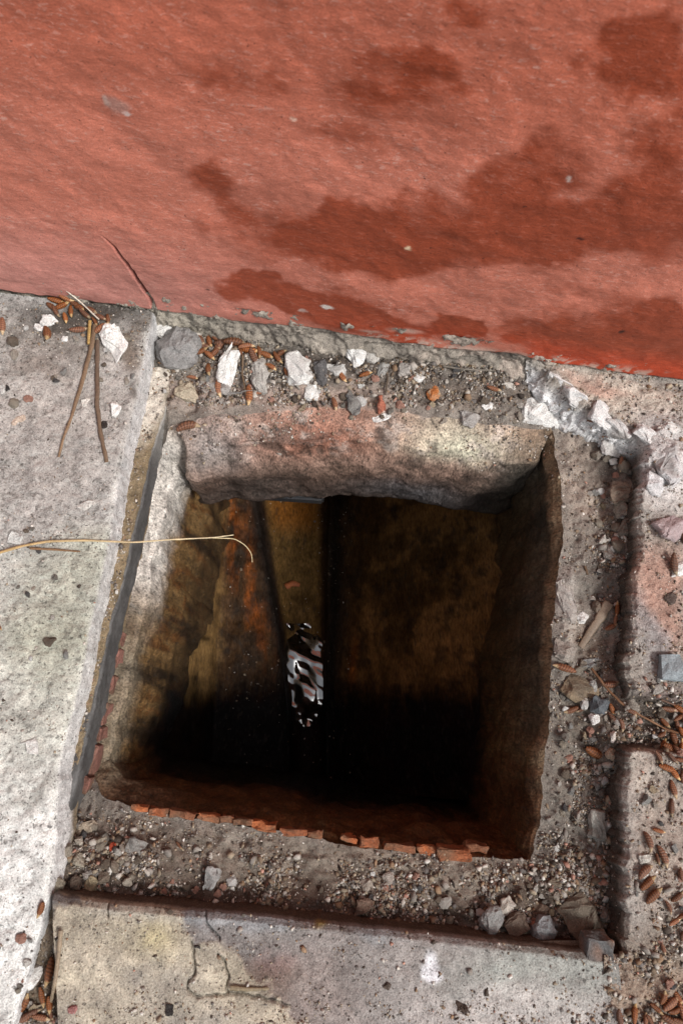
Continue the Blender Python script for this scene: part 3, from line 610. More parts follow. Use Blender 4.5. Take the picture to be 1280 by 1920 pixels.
# ================================================================== THE RED WALL
wall = empty('painted_wall', tuple(_w0)); wall.rotation_euler = (0, 0, W_YAW)
tag(wall, 'red painted plaster wall with dark damp blotches above the drain', 'wall')
def wpart(name, V, fc, cols, mat, alpha=None, flip=False):
    me = mesh_from(name, V, fc, cols)
    if alpha is not None:
        a = me.color_attributes['Col']; c = np.ones((len(V), 4), dtype=np.float32); c[:, :3] = cols; c[:, 3] = alpha; a.data.foreach_set('color', c.ravel())
    o = link(name, me, mat); o.parent = wall; return o
def W(px, py): return wall_st(px, py)
def build_wall():
    # local: x = s, z = t, y = -out ... yard side is -y
    s = np.unique(np.r_[np.linspace(-2.2, -0.12, 9), np.linspace(-0.12, WALL_LEN+0.12, 560), np.linspace(W(175, 432)[0]-.01, W(290, 588)[0]+.012, 190), np.linspace(WALL_LEN+0.12, WALL_LEN+2.2, 9)])
    t = np.r_[np.linspace(0, 0.75, 330), np.linspace(0.8, 2.7, 9)]
    S, T = np.meshgrid(s, t)
    P3 = np.stack([S, T*0, T], -1).reshape(-1, 3)
    low = np.stack([s, s*0, s*0], 1)
    t0 = 0.004 + 0.006*fbm(low, 30, 4, .6, 3) + 0.010*np.exp(-((s-W(600, 625)[0])/0.10)**2) + 0.012*np.exp(-((s-W(930, 690)[0])/0.06)**2)
    T2 = t0[None, :] + T
    # rolled-in lower rim of the paint coat
    rim = np.stack([s, np.full_like(s, 0.006), t0-0.001], 1)
    y = -(fbm(P3, 7, 3, .5, 5)*0.006 + fbm(P3*[1, 1, 2.2], 16, 3, .5, 7)*.001 + fbm(P3, 45, 4, .55, 15)*0.0014)*np.clip(T.ravel()*40, 0, 1)
    # the joint running up from the slab edge: a groove with a raised left lip
    j = np.array([W(*p) for p in [(289, 588), (280, 562), (262, 535), (246, 508), (232, 490), (212, 464), (196, 446), (180, 432)]])
    sx = np.interp(T2.ravel(), j[:, 1], j[:, 0]); dlt = S.ravel()-sx; on = (T2.ravel() < j[-1, 1])*sstep(j[-1, 1], j[-1, 1]-0.05, T2.ravel())
    wob = 0.0012*fbm(P3, 60, 3, .6, 8)
    wid = 0.0012+.0016*sstep(j[-1, 1], j[3, 1], T2.ravel()); groove_ = np.exp(-((dlt-0.0020+wob)/wid)**2)*on; lip = np.exp(-((dlt+0.0020+wob)/0.0030)**2)*on
    y = y + groove_*0.011 - lip*0.0003
    V = np.stack([S.ravel(), y, T2.ravel()], 1)
    # colours
    px_s, px_t = S.ravel(), T2.ravel()
    base = np.tile(lin(197, 118, 97), (len(V), 1))
    k = sstep(0.30, 0.05, px_t)[:, None]*sstep(W(700, 500)[0], W(150, 500)[0], px_s)[:, None]*0.8; base = base*(1-k)+lin(196, 138, 128)*k
    k = sstep(0.36, 0.56, px_t)[:, None]*0.6; base = base*(1-k)+lin(178, 92, 66)*k
    m_px = lambda x, y_: np.linalg.norm(np.array(W(x+50, y_))-np.array(W(x-50, y_)))/100
    def wb(x, y_, rx, ry, rot, st, soft=0.35):
        a = W(x, y_); k_ = m_px(x, y_)*1.0; ky = abs(W(x, y_-40)[1]-W(x, y_+40)[1])/80
        return (a[0], a[1], rx*k_, ry*ky, -rot, (1, 0, 0), st, soft)
    st_ = [wb(1180, 330, 90, 60, 0, .35, .8), wb(900, 420, 80, 60, 5, .5, .8), wb(600, 560, 120, 26, 5, .5, .8), wb(820, 150, 70, 30, 10, .5, .8), wb(700, 200, 60, 34, 20, .45, .8), wb(1250, 690, 120, 30, 5, .8, .6), wb(480, 440, 60, 60, 35, .4, .8), wb(1270, 330, 60, 60, 0, .5, .6), wb(1100, 410, 70, 40, 10, .5, .6), wb(560, 470, 50, 50, 30, .5, .6), wb(458, 150, 42, 50, 80, .5, .6), wb(740, 145, 95, 45, 0, .55, .6), wb(880, 5, 70, 45, 10, .6, .6), wb(1200, 90, 120, 95, 0, .85, .5), wb(1260, 230, 70, 90, 0, .55, .7),
           wb(650, 275, 85, 35, 0, .45, .6), wb(270, 350, 50, 40, 0, .25, .8), wb(395, 335, 44, 34, 30, .6, .6), wb(440, 390, 60, 50, 30, .45, .7), wb(50, 20, 90, 50, 0, .25, .8),
           wb(700, 470, 165, 62, 4, .8, .4), wb(800, 390, 80, 50, 10, .55, .5), wb(620, 440, 80, 45, 10, .6, .5), wb(960, 340, 75, 55, 0, .6, .5), wb(1040, 300, 60, 60, 0, .5, .6), wb(1000, 440, 120, 70, 5, .75, .45), wb(1200, 400, 130, 75, 0, .7, .5),
           wb(500, 552, 115, 30, 4, .8, .3), wb(680, 600, 150, 34, 5, .75, .4), wb(855, 606, 66, 26, 5, .95, .3), wb(1150, 640, 220, 45, 5, .85, .45), wb(1250, 600, 110, 36, 4, .7, .5), wb(1100, 545, 120, 20, 5, .4, .6), wb(1240, 480, 60, 30, 0, .4, .6), wb(820, 225, 60, 30, 20, .35, .7), wb(1120, 690, 150, 25, 6, .9, .4)]
    zero = np.zeros((len(V), 3)); mask = paint(zero, np.stack([px_s, px_t], 1), [(a, b, rx, ry, r, (1, 1, 1), st, so) for a, b, rx, ry, r, c, st, so in st_], 9, 0.045, 16)[:, 0]
    mask = sstep(.17, .72, mask*(1+0.35*fbm(P3, 40, 4, .6, 23)))
    base *= (1+0.16*fbm(P3, 12, 4, .6, 29))[:, None]
    stain = np.tile(lin(142, 58, 28), (len(V), 1)); k = sstep(0.10, 0.02, px_t)[:, None]*sstep(W(500, 600)[0], W(1100, 600)[0], px_s)[:, None]; stain = stain*(1-k)+lin(186, 62, 22)*k
    c = base*(1-mask[:, None]*0.86)+stain*mask[:, None]*0.86
    # scraped and chipped spots
    def wspot(x, y_, r, ry, colr, st=0.9, soft=.3):
        a = W(x, y_); k_ = m_px(x, y_); return (a[0], a[1], r*k_, ry*k_*1.4, 0, colr, st, soft)
    sp = [wspot(218, 200, 24, 14, lin(168, 130, 120), .7, .3), wspot(238, 216, 6, 4, lin(220, 205, 200)), wspot(200, 192, 6, 9, lin(190, 165, 155), .7), wspot(614, 575, 11, 5, lin(235, 228, 220)), wspot(567, 581, 8, 4, lin(200, 175, 165), .8),
          wspot(548, 226, 7, 5, lin(230, 190, 170)), wspot(1065, 333, 5, 7, lin(225, 205, 195)), wspot(765, 463, 6, 4, lin(230, 205, 170)), wspot(760, 622, 26, 6, lin(215, 190, 175), .6, .8), wspot(695, 620, 16, 4, lin(200, 175, 160), .6, .8),
          wspot(1165, 622, 6, 5, lin(60, 30, 24)), wspot(1088, 446, 7, 4, lin(70, 30, 24)), wspot(390, 543, 3, 2, lin(50, 30, 26))]
    c = paint(c, np.stack([px_s, px_t], 1), sp, 91, 0.004, 120)
    chip = sstep(0.10, 0.34, fbm(P3, 70, 4, .6, 51) + 0.35*np.exp(-((px_s-W(930, 680)[0])/0.09)**2))*sstep(0.035, 0.004, px_t)*sstep(W(560, 630)[0], W(700, 640)[0], px_s)
    c = c*(1-chip[:, None]*.85)+lin(198, 182, 168)*chip[:, None]*.85
    lipk = (lip*0.15)[:, None]; c = c*(1-lipk)+lin(176, 92, 82)*lipk
    dark = (groove_*0.92)[:, None]; c = c*(1-dark)+lin(70, 34, 30)*dark
    fc = grid_faces(*S.shape)
    nS = len(s); Vn = np.vstack([rim, V]); cn = np.vstack([np.tile(lin(150, 120, 105), (nS, 1)), c]); al = np.r_[np.ones(nS), 1-mask*0.75]
    wpart('plaster', Vn, grid_faces(S.shape[0]+1, nS), np.clip(cn, .005, 1), M_WALL, al)
    # bare mortar foot under the paint
    t = np.r_[np.linspace(-0.14, 0.05, 90)]; s2 = s; S, T = np.meshgrid(s2, t); P3 = np.stack([S, T*0, T], -1).reshape(-1, 3)
    y = 0.004 - fbm(P3, 24, 6, .7, 35)*0.018 - sstep(-0.005, -0.05, P3[:, 2])*0.012
    V = np.stack([P3[:, 0], y, P3[:, 2]], 1); c = np.tile(lin(150, 141, 130), (len(V), 1))*(1+.7*fbm(P3, 30, 5, .65, 2))[:, None]
    k = sstep(W(500, 640)[0], W(330, 600)[0], P3[:, 0])[:, None]*.5; c = c*(1-k)+lin(156, 150, 136)*k
    k = (sstep(W(700, 650)[0], W(900, 670)[0], P3[:, 0])*sstep(-.25, .3, fbm(P3, 40, 4, .6, 61)))[:, None]*.7; c = c*(1-k)+lin(196, 178, 164)*k
    wpart('mortar_foot', V, grid_faces(*S.shape), c, M_SAND)
    # body of the wall: back and top
    bm = bmesh.new(); L0, L1 = -2.2, WALL_LEN+2.2
    for a, b in (((L0, .012, -.14), (L1, .24, 2.68)),):
        vs = [bm.verts.new((x, y_, z)) for x in (a[0], b[0]) for y_ in (a[1], b[1]) for z in (a[2], b[2])]
        for f in ((0, 1, 3, 2), (4, 6, 7, 5), (0, 4, 5, 1), (2, 3, 7, 6), (1, 5, 7, 3), (0, 2, 6, 4)): bm.faces.new([vs[i] for i in f])
    me = bpy.data.meshes.new('masonry_core'); bm.to_mesh(me); bm.free(); set_cols(me, np.tile(lin(150, 90, 76), (8, 1)))
    o = link('masonry_core', me, M_SAND); o.parent = wall
build_wall()

# ================================================================== LOOSE THINGS
bpy.context.view_layer.update()
DEPS = bpy.context.evaluated_depsgraph_get()
def hit(px, py):
    """where the sight line through a photo pixel meets the built surfaces"""
    v = ray(px, py); ok, p, n, *_ = sc.ray_cast(DEPS, Vector(ORG), Vector(v).normalized())
    if not ok: return Vector(at(px, py, 0)), Vector((0, 0, 1))
    return p, n
def mpp(p): return float(-((np.array(p)-ORG) @ CAM)[2])/F_PX        # metres per photo pixel at p

# --- fine grit (nobody could count it)
def ico():
    g = (1+5**.5)/2; v = np.array([(-1, g, 0), (1, g, 0), (-1, -g, 0), (1, -g, 0), (0, -1, g), (0, 1, g), (0, -1, -g), (0, 1, -g), (g, 0, -1), (g, 0, 1), (-g, 0, -1), (-g, 0, 1)], float)
    f = np.array([(0, 11, 5), (0, 5, 1), (0, 1, 7), (0, 7, 10), (0, 10, 11), (1, 5, 9), (5, 11, 4), (11, 10, 2), (10, 7, 6), (7, 1, 8), (3, 9, 4), (3, 4, 2), (3, 2, 6), (3, 6, 8), (3, 8, 9), (4, 9, 5), (2, 4, 11), (6, 2, 10), (8, 6, 7), (9, 8, 1)])
    return v/np.linalg.norm(v[0]), f
def rand_rot(n):
    q = RNG.normal(size=(n, 4)); q /= np.linalg.norm(q, axis=1)[:, None]; w_, x, y, z = q.T
    return np.stack([1-2*(y*y+z*z), 2*(x*y-z*w_), 2*(x*z+y*w_), 2*(x*y+z*w_), 1-2*(x*x+z*z), 2*(y*z-x*w_), 2*(x*z-y*w_), 2*(y*z+x*w_), 1-2*(x*x+y*y)], 1).reshape(n, 3, 3)
PALETTE = np.array([lin(196, 188, 178), lin(150, 142, 134), lin(128, 110, 92), lin(78, 68, 60), lin(176, 134, 118), lin(164, 150, 130), lin(110, 104, 100), lin(215, 210, 202), lin(146, 120, 96), lin(56, 48, 42)])
PAL_W = np.array([.13, .20, .16, .10, .025, .15, .12, .04, .06, .03])
def g2(px, py, cx, cy, rx, ry): return np.exp(-(((px-cx)/rx)**2+((py-cy)/ry)**2))
def density(kind, px, py):
    if kind == 'ledge':
        d = 0.55 + 2.2*g2(px, py, 200, 1620, 150, 70) + 2.6*g2(px, py, 1080, 1640, 120, 120) + 2.4*g2(px, py, 1130, 1360, 70, 120) + 1.6*(py < 760)*(px > 300) \
            + 1.8*g2(px, py, 1155, 1020, 45, 100) + 1.5*g2(px, py, 800, 1690, 300, 40) + 0.9*(py > 1600) + 1.0*g2(px, py, 1090, 1500, 60, 100)
        return d
    if kind == 'slab': return 0.05 + 0.6*g2(px, py, 130, 610, 130, 50) + 0.22*g2(px, py, 100, 1010, 120, 40) + 0.2*g2(px, py, 60, 1350, 80, 30) + 0.5*g2(px, py, 240, 660, 30, 80)
    if kind == 'near': return 0.16 + 0.7*g2(px, py, 480, 1850, 90, 45) + 0.5*(py > 1880) + 0.7*(px > 1040)*(py > 1830)
    if kind == 'right': return 0.7 + 1.5*g2(px, py, 1250, 1350, 60, 80) + 1.0*g2(px, py, 1240, 1800, 90, 120) - 0.5*g2(px, py, 1230, 1110, 40, 80) - 0.3*g2(px, py, 1160, 740, 120, 40)
    if kind == 'groove': return 0.9 + px*0
    if kind == 'shoulder': return 0.5*(py < 900) + px*0
    if kind == 'floor': return 0.03*(px < 660)*(px > 420) + px*0
    return 1.7 + px*0
def grit(total, name, label, r_med, r_sig, r_lo, r_hi, seed_zone=None, dull=1.0):
    pos, nor, rad = [], [], []
    info = []
    for kind, P in PATCHES:
        if seed_zone and kind not in seed_zone: continue
        a = P[:-1, :-1].reshape(-1, 3); b = P[:-1, 1:].reshape(-1, 3); d = P[1:, :-1].reshape(-1, 3); c = P[1:, 1:].reshape(-1, 3)
        nn = np.cross(b-a, d-a); ar = np.linalg.norm(nn, axis=1); nn = nn/np.maximum(ar, 1e-12)[:, None]; nn *= np.sign(nn[:, 2:3]+1e-9)
        px, py = topx((a+c)/2); ins = (px > -30)*(px < 1310)*(py > 500)*(py < 1960)*(nn[:, 2] > 0.5)
        wgt = ar*ins*np.clip(density(kind, px, py) - (0 if not seed_zone else .75), 0.0, 9); info.append((a, b, d, nn, wgt))
    tot = sum(i[4].sum() for i in info)
    for a, b, d, nn, wgt in info:
        n = int(total*wgt.sum()/tot)
        if n < 1: continue
        wgt = wgt*np.clip(.15+1.6*sstep(-.25, .4, fbm(a, 28, 3, .6, 303)), 0, 9)
        k = RNG.choice(len(wgt), n, p=wgt/wgt.sum()); u, v = RNG.random((2, n, 1))
        pos.append(a[k]+(b[k]-a[k])*u+(d[k]-a[k])*v); nor.append(nn[k])
    pos = np.vstack(pos); nor = np.vstack(nor); n = len(pos)
    rad = np.clip(np.exp(RNG.normal(math.log(r_med), r_sig, n)), r_lo, r_hi)
    v0, f0 = ico(); var = np.array([v0*(1+RNG.uniform(-.5, .5, (12, 1))) for _ in range(24)])
    V = var[RNG.integers(0, 24, n)]*(RNG.uniform(.4, 1.45, (n, 1, 3)))*rad[:, None, None]
    V = np.einsum('nij,nkj->nki', rand_rot(n), V) + (pos + nor*(rad*0.35)[:, None])[:, None, :]
    cc = PALETTE[RNG.choice(len(PALETTE), n, p=PAL_W/PAL_W.sum())]*RNG.uniform(.75, 1.15, (n, 1))*dull
    Fc = (f0[None] + (np.arange(n)*12)[:, None, None]).reshape(-1, 3)
    me = mesh_from('grit', V.reshape(-1, 3), Fc, cc.repeat(12, 0), smooth=False)
    tag(link(name, me, M_GRIT), label, 'gravel', kind='stuff')
grit(42000, 'grit', 'fine sandy grit strewn over ledge and paving', .00105, .45, .0005, .0040)
grit(5200, 'gravel', 'loose gravel gathered in the ledge corners and along the wall foot', .0025, .38, .0014, .0066, ('ledge', 'right', 'soil_gap', 'soil_corner'), .85)

# --- stones and broken plaster
def rock_mesh(seed, dims, kind, colr, c2=None, cuts=2):
    r = random.Random(seed); bm = bmesh.new()
    npt = {'chunk': 13, 'round': 34, 'flake': 11, 'block': 8}[kind]
    for i in range(npt):
        if kind == 'block':
            p = Vector(((i & 1)*2-1, ((i >> 1) & 1)*2-1, ((i >> 2) & 1)*2-1))*0.82 + Vector([r.uniform(-.16, .16) for _ in range(3)])
        else:
            p = Vector([r.gauss(0, 1) for _ in range(3)]).normalized()
            if kind != 'round': p = Vector([math.copysign(abs(q)**0.7, q) for q in p])*r.uniform(.86, 1.12)
        bm.verts.new((p.x*dims[0]/2, p.y*dims[1]/2, p.z*dims[2]/2))
    res = bmesh.ops.convex_hull(bm, input=bm.verts[:])
    bmesh.ops.delete(bm, geom=list({e for e in res['geom_interior']+res['geom_unused'] if isinstance(e, bmesh.types.BMVert)}), context='VERTS')
    sz = max(dims)
    if kind != 'round':
        bmesh.ops.bevel(bm, geom=bm.edges[:], offset=sz*0.022, segments=1, affect='EDGES', profile=0.6)
    bmesh.ops.triangulate(bm, faces=bm.faces[:])
    bmesh.ops.subdivide_edges(bm, edges=[e for e in bm.edges if e.calc_length() > sz*0.12], cuts=cuts, use_grid_fill=True)
    bmesh.ops.triangulate(bm, faces=bm.faces[:]); bm.normal_update()
    V = np.array([v.co for v in bm.verts]); Nn = np.array([v.normal for v in bm.verts])
    d = fbm(V+seed*1.7, 3.2/sz, 2, .5, seed)*0.10*sz + fbm(V+seed*1.7, 9/sz, 3, .6, seed+5)*0.075*sz
    V = V+Nn*d[:, None]
    for v, c in zip(bm.verts, V): v.co = c
    me = bpy.data.meshes.new('rock'); bm.to_mesh(me); bm.free()
    cc = np.tile(colr, (len(V), 1))*(1+.30*fbm(V+seed, 4/sz, 4, .6, seed+9))[:, None]
    if c2 is not None:
        k = sstep(-0.05, 0.3, fbm(V+seed*3, 2.2/sz, 3, .6, seed+13))[:, None]; c2 = np.asarray(c2); cc = cc*(1-k)+c2*k
    low = sstep(0.0, -0.4, V[:, 2]/dims[2])[:, None]*0.45; cc = cc*(1-low)+lin(112, 98, 84)*low        # soil clinging to the foot
    set_cols(me, np.clip(cc, .01, .9)); return me
WHT, GRY, BLU, BRN, TAN, LAVR, RED, DGR = lin(216, 214, 210), lin(150, 148, 144), lin(134, 142, 146), lin(112, 100, 88), lin(170, 154, 130), lin(164, 148, 148), lin(168, 104, 84), lin(88, 86, 86)
def rock(name, px, py, w, h, rot, thick, kind, colr, label, cat='stone', c2=None, lift=0.12, tilt=(0, 0), group=None):
    seed = int(px*7+py*13) % 9973; p, n = hit(px, py + h*0.12); m = mpp(p); dims = (w*m*1.04, h*m*1.04, thick*min(w, h)*m)
    o = link(name, rock_mesh(seed, dims, kind, colr, c2), M_ROCK)
    o.location = p + Vector((0, 0, dims[2]*lift)); o.rotation_euler = (math.radians(tilt[0]), math.radians(tilt[1]), math.radians(-rot))
    return tag(o, label, cat, group)
R_ = rock
PL = 'plaster_chunk'; ST = 'stone'
R_(PL, 218, 638, 52, 78, -20, .5, 'chunk', WHT, 'large white plaster chunk on the slab just left of its edge', 'plaster', tilt=(8, 0))
R_(PL, 92, 600, 36, 30, 10, .5, 'chunk', WHT, 'white plaster crumb amid brown cones at the upper left', 'plaster')
R_(PL, 75, 613, 22, 14, 10, .6, 'chunk', WHT, 'small white crumb left of the plaster crumb among cones', 'plaster')
R_(PL, 308, 612, 60, 34, -15, .3, 'flake', WHT, 'flat white mortar flake where wall joint meets slab corner', 'plaster')
R_(ST, 336, 646, 80, 88, 10, .7, 'round', lin(140, 138, 136), 'largest grey rounded mortar lump below the wall joint', 'stone', c2=lin(112, 108, 106))
R_(PL, 430, 682, 46, 76, 25, .6, 'chunk', WHT, 'tilted white plaster chunk surrounded by cones below the wall', 'plaster', tilt=(20, 10))
R_(ST, 487, 702, 30, 68, -5, .7, 'chunk', lin(162, 158, 152), 'tall grey stone sliver among cones below the wall', 'stone', tilt=(10, 0))
R_(PL, 560, 685, 62, 72, 15, .65, 'chunk', WHT, 'big angular white plaster chunk midway along the wall foot', 'plaster', tilt=(14, -8))
R_(PL, 585, 728, 28, 44, 10, .5, 'chunk', WHT, 'pointed white chip just below the big white plaster chunk', 'plaster')
R_(PL, 654, 664, 58, 42, 12, .55, 'chunk', WHT, 'bright white lump leaning on the wall foot at centre', 'plaster', tilt=(18, 0), lift=.5)
R_(ST, 632, 690, 56, 26, 8, .6, 'flake', lin(176, 174, 170), 'thin layered grey slab chip under the bright white lump', 'stone')
R_(ST, 604, 694, 24, 54, -15, .6, 'chunk', DGR, 'dark grey upright shard between the two white lumps', 'stone', tilt=(15, 0))
R_(ST, 663, 750, 26, 50, -12, .6, 'chunk', lin(128, 126, 122), 'slate grey striped shard standing below the wall centre', 'stone', c2=DGR)
R_(ST, 712, 758, 24, 38, 15, .7, 'chunk', RED, 'small reddish brick crumb below the wall', 'brick crumb')
R_(PL, 716, 780, 46, 16, -22, .4, 'flake', WHT, 'thin white flake lying above the pit shoulder', 'plaster')
R_(ST, 813, 736, 28, 30, 0, .7, 'round', TAN, 'tan and orange pebble in the rubble below the wall', 'stone', c2=lin(176, 108, 60))
R_(ST, 352, 732, 48, 42, 0, .6, 'round', lin(172, 160, 140), 'beige rounded stone at the far left corner of the ledge', 'stone')
R_(ST, 410, 724, 56, 28, 5, .5, 'chunk', lin(150, 146, 142), 'wide grey chip below the tilted white plaster chunk', 'stone')
R_(ST, 690, 664, 40, 28, 25, .6, 'chunk', lin(170, 166, 160), 'grey white chip right of the bright white lump', 'stone')
R_(ST, 715, 690, 26, 34, 20, .6, 'chunk', GRY, 'grey chip in the rubble right of the white lumps', 'stone')
R_(ST, 762, 690, 34, 30, 0, .6, 'chunk', lin(158, 152, 146), 'pale grey stone by the wall foot right of centre', 'stone')
R_(PL, 787, 707, 24, 18, 20, .5, 'flake', WHT, 'small white flake right of the pale grey wall foot stone', 'plaster')
R_(PL, 1012, 768, 84, 66, 15, .5, 'chunk', WHT, 'largest white plaster chunk at the upper right of the pit', 'plaster', tilt=(10, 0))
R_(PL, 910, 760, 24, 20, 0, .6, 'chunk', WHT, 'small white crumb left of the largest white plaster chunk', 'plaster')
R_(ST, 880, 782, 42, 34, 10, .5, 'chunk', lin(156, 152, 148), 'grey stone half sunk above the lime bloom on the shoulder', 'stone')
R_(ST, 955, 722, 34, 16, 25, .5, 'flake', lin(190, 184, 176), 'pale long chip beside the cone below the broken mortar', 'stone')
R_(ST, 1105, 775, 26, 22, 0, .6, 'chunk', GRY, 'grey chip tucked under the broken white mortar edge', 'stone')
R_(ST, 1145, 832, 42, 42, 15, .6, 'chunk', lin(190, 186, 182), 'pale grey stone below the broken white mortar edge', 'stone')
R_(ST, 1166, 916, 46, 56, 20, .5, 'flake', lin(136, 122, 108), 'flat brown triangular stone against the right rebate face', 'stone')
R_(ST, 1160, 950, 34, 40, -20, .6, 'chunk', lin(146, 138, 126), 'grey stone directly below the flat brown triangular one', 'stone')
R_(ST, 1170, 985, 28, 40, 20, .6, 'chunk', lin(124, 116, 106), 'brownish stone in the pile along the right rebate face', 'stone')
R_(ST, 1132, 1010, 24, 22, 0, .7, 'chunk', lin(184, 178, 170), 'pale angular stone at the left of the right ledge pile', 'stone')
R_(ST, 1150, 1022, 40, 44, 30, .5, 'chunk', lin(160, 154, 146), 'grey stone at the bottom of the right ledge pile', 'stone')
R_(ST, 1250, 985, 72, 56, -10, .55, 'chunk', LAVR, 'pinkish lavender stone on the paving at the right margin', 'stone')
R_(PL, 1272, 1066, 30, 40, 10, .6, 'chunk', WHT, 'white chunk at the right margin beside an upright cone', 'plaster')
R_(ST, 1252, 1246, 46, 58, 6, .8, 'block', BLU, 'blue grey squarish stone block on the right paving', 'stone')
R_(PL, 1248, 858, 62, 92, -25, .45, 'chunk', lin(200, 198, 198), 'crumbled pale mortar lump on the paving at the upper right', 'mortar', c2=lin(160, 156, 154))
R_(PL, 1210, 812, 50, 40, 30, .5, 'chunk', lin(208, 206, 204), 'white mortar lump on the corner of the broken edge', 'mortar')
R_(PL, 1262, 800, 34, 26, 30, .5, 'chunk', WHT, 'white crumb on the paving near the upper right margin', 'plaster')
R_(ST, 1056, 1110, 40, 92, -8, .3, 'chunk', lin(168, 162, 156), 'long pale mortar crust along the right rim of the pit', 'mortar', c2=lin(130, 120, 110), lift=.1)
R_(ST, 1060, 1205, 42, 60, 25, .35, 'chunk', lin(140, 132, 124), 'grey mortar crust on the rim below the long pale one', 'mortar', lift=.1)
R_(PL, 1088, 1156, 26, 24, 0, .8, 'round', WHT, 'small white round stone near the wood sliver', 'stone')
R_(ST, 1119, 1137, 24, 28, 0, .8, 'round', lin(116, 104, 92), 'small brown round stone at the top of the wood sliver', 'stone')
R_(ST, 1084, 1290, 66, 52, 15, .6, 'chunk', lin(128, 112, 92), 'brown earthy mortar lump on the right ledge', 'stone', c2=lin(104, 92, 78))
R_(ST, 1121, 1318, 40, 38, 20, .7, 'chunk', lin(90, 94, 98), 'dark blue grey stone below the brown earthy lump', 'stone')
R_(PL, 1116, 1346, 28, 26, 0, .8, 'chunk', WHT, 'white stone just below the dark blue grey one', 'stone')
R_(ST, 1104, 1242, 36, 26, 10, .6, 'chunk', lin(120, 118, 116), 'grey stone where the twig starts on the right ledge', 'stone')
R_(ST, 1110, 1285, 18, 22, 0, .8, 'round', GRY, 'small grey pebble above the dark blue grey stone', 'stone')
R_(ST, 1145, 1411, 25, 24, 0, .85, 'round', lin(176, 156, 136), 'tan round pebble at the tip of a slanting cone', 'stone')
R_(PL, 1150, 1380, 20, 22, 0, .8, 'chunk', lin(208, 200, 192), 'pale chip above the tan round pebble', 'stone')
R_(ST, 1115, 1538, 32, 56, 6, .9, 'block', lin(168, 166, 158), 'upright pale grey stone block on the right ledge', 'stone', c2=lin(128, 128, 122), tilt=(0, 0), lift=.34)
R_(ST, 1108, 1768, 54, 76, 0, .9, 'block', lin(92, 92, 92), 'dark grey squared stone perched on the near paving edge', 'stone', c2=lin(124, 96, 80), tilt=(10, 0), lift=.4)
R_(ST, 1080, 1708, 84, 76, -10, .6, 'chunk', lin(108, 98, 86), 'largest brown boulder in the lower right corner of the ledge', 'stone', tilt=(8, -6), lift=.34)
R_(ST, 1011, 1732, 56, 48, 12, .8, 'round', lin(128, 130, 132), 'grey rounded stone left of the largest brown boulder', 'stone', lift=.34)
R_(ST, 920, 1716, 48, 52, 0, .8, 'round', lin(140, 140, 138), 'grey egg shaped stone leftmost of the lower right stones', 'stone', lift=.34)
R_(ST, 949, 1694, 30, 38, 20, .7, 'chunk', lin(184, 176, 166), 'pale chip between the grey egg shaped stone and brown ones', 'stone', lift=.34)
R_(ST, 960, 1728, 52, 46, -10, .7, 'chunk', lin(94, 80, 70), 'dark brown stone between the two grey rounded stones', 'stone', lift=.34)
R_(ST, 1010, 1702, 34, 24, 8, .7, 'chunk', lin(102, 86, 74), 'brown chip above the grey rounded stone', 'stone')
R_(ST, 1135, 1700, 24, 40, 10, .7, 'chunk', lin(132, 126, 120), 'grey shard right of the largest brown boulder', 'stone')
R_(ST, 680, 1697, 40, 32, 0, .6, 'chunk', lin(112, 92, 80), 'brown stone midway along the foot of the near rebate', 'stone', lift=.34)
R_(ST, 727, 1645, 24, 26, 0, .7, 'round', lin(150, 142, 134), 'pale grey round stone on the near ledge right of centre', 'stone')
R_(ST, 688, 1655, 26, 24, 0, .7, 'round', lin(146, 136, 126), 'second pale round stone left of its twin on near ledge', 'stone')
R_(ST, 398, 1640, 34, 40, 15, .6, 'chunk', lin(150, 150, 148), 'glassy grey chip lying alone on the near ledge', 'stone', lift=.34)
R_(ST, 257, 1582, 42, 32, 20, .6, 'chunk', lin(128, 126, 122), 'bluish grey stone above the lower left rubble heap', 'stone', lift=.34)
R_(ST, 160, 1603, 28, 36, 30, .7, 'chunk', lin(150, 142, 128), 'pale elongated stone in the lower left rubble heap', 'stone', lift=.34)
R_(ST, 110, 1655, 28, 32, 0, .8, 'round', lin(128, 120, 106), 'rounded stone in the lower left corner of the ledge', 'stone', lift=.34)
R_(ST, 174, 1652, 28, 36, 15, .7, 'chunk', lin(146, 132, 108), 'tan angular stone at the foot of the lower left heap', 'stone', lift=.34)
R_(ST, 142, 1652, 30, 28, 0, .7, 'round', lin(96, 84, 74), 'dark brown stone between tan and rounded stones lower left', 'stone', lift=.34)
R_(ST, 168, 1638, 40, 18, -20, .6, 'flake', lin(138, 132, 126), 'flat grey flake leaning over the lower left heap', 'stone')
R_(ST, 136, 1625, 26, 20, 0, .7, 'chunk', lin(110, 100, 90), 'brown grey stone near the slab in the lower left heap', 'stone')
R_(ST, 165, 1548, 44, 26, -35, .6, 'chunk', lin(150, 138, 122), 'pale clod beside the foot of the grey cement strip', 'stone', lift=.34)
R_(ST, 212, 1588, 14, 20, 0, .8, 'chunk', lin(164, 70, 46), 'tiny red brick crumb in the lower left heap', 'brick crumb')
for i, (x, y, w_, h_, c_, lb) in enumerate([(190, 1575, 26, 20, lin(142, 132, 118), 'pale brown stone near the pit corner in the lower left heap'), (215, 1622, 28, 22, lin(120, 110, 98), 'grey brown stone right of the lower left heap centre'),
        (128, 1590, 24, 28, lin(134, 126, 114), 'grey stone against the slab in the lower left heap'), (196, 1640, 26, 24, lin(110, 98, 86), 'brown stone right of the tan stone in the lower left heap'), (240, 1650, 22, 18, lin(150, 142, 130), 'pale stone at the right foot of the lower left heap'),
        (150, 1575, 20, 22, lin(160, 152, 140), 'pale stone just below the clod by the cement strip')]):
    R_(ST, x, y, w_, h_, i*25, .8, 'chunk', c_, lb, 'stone', lift=.3)
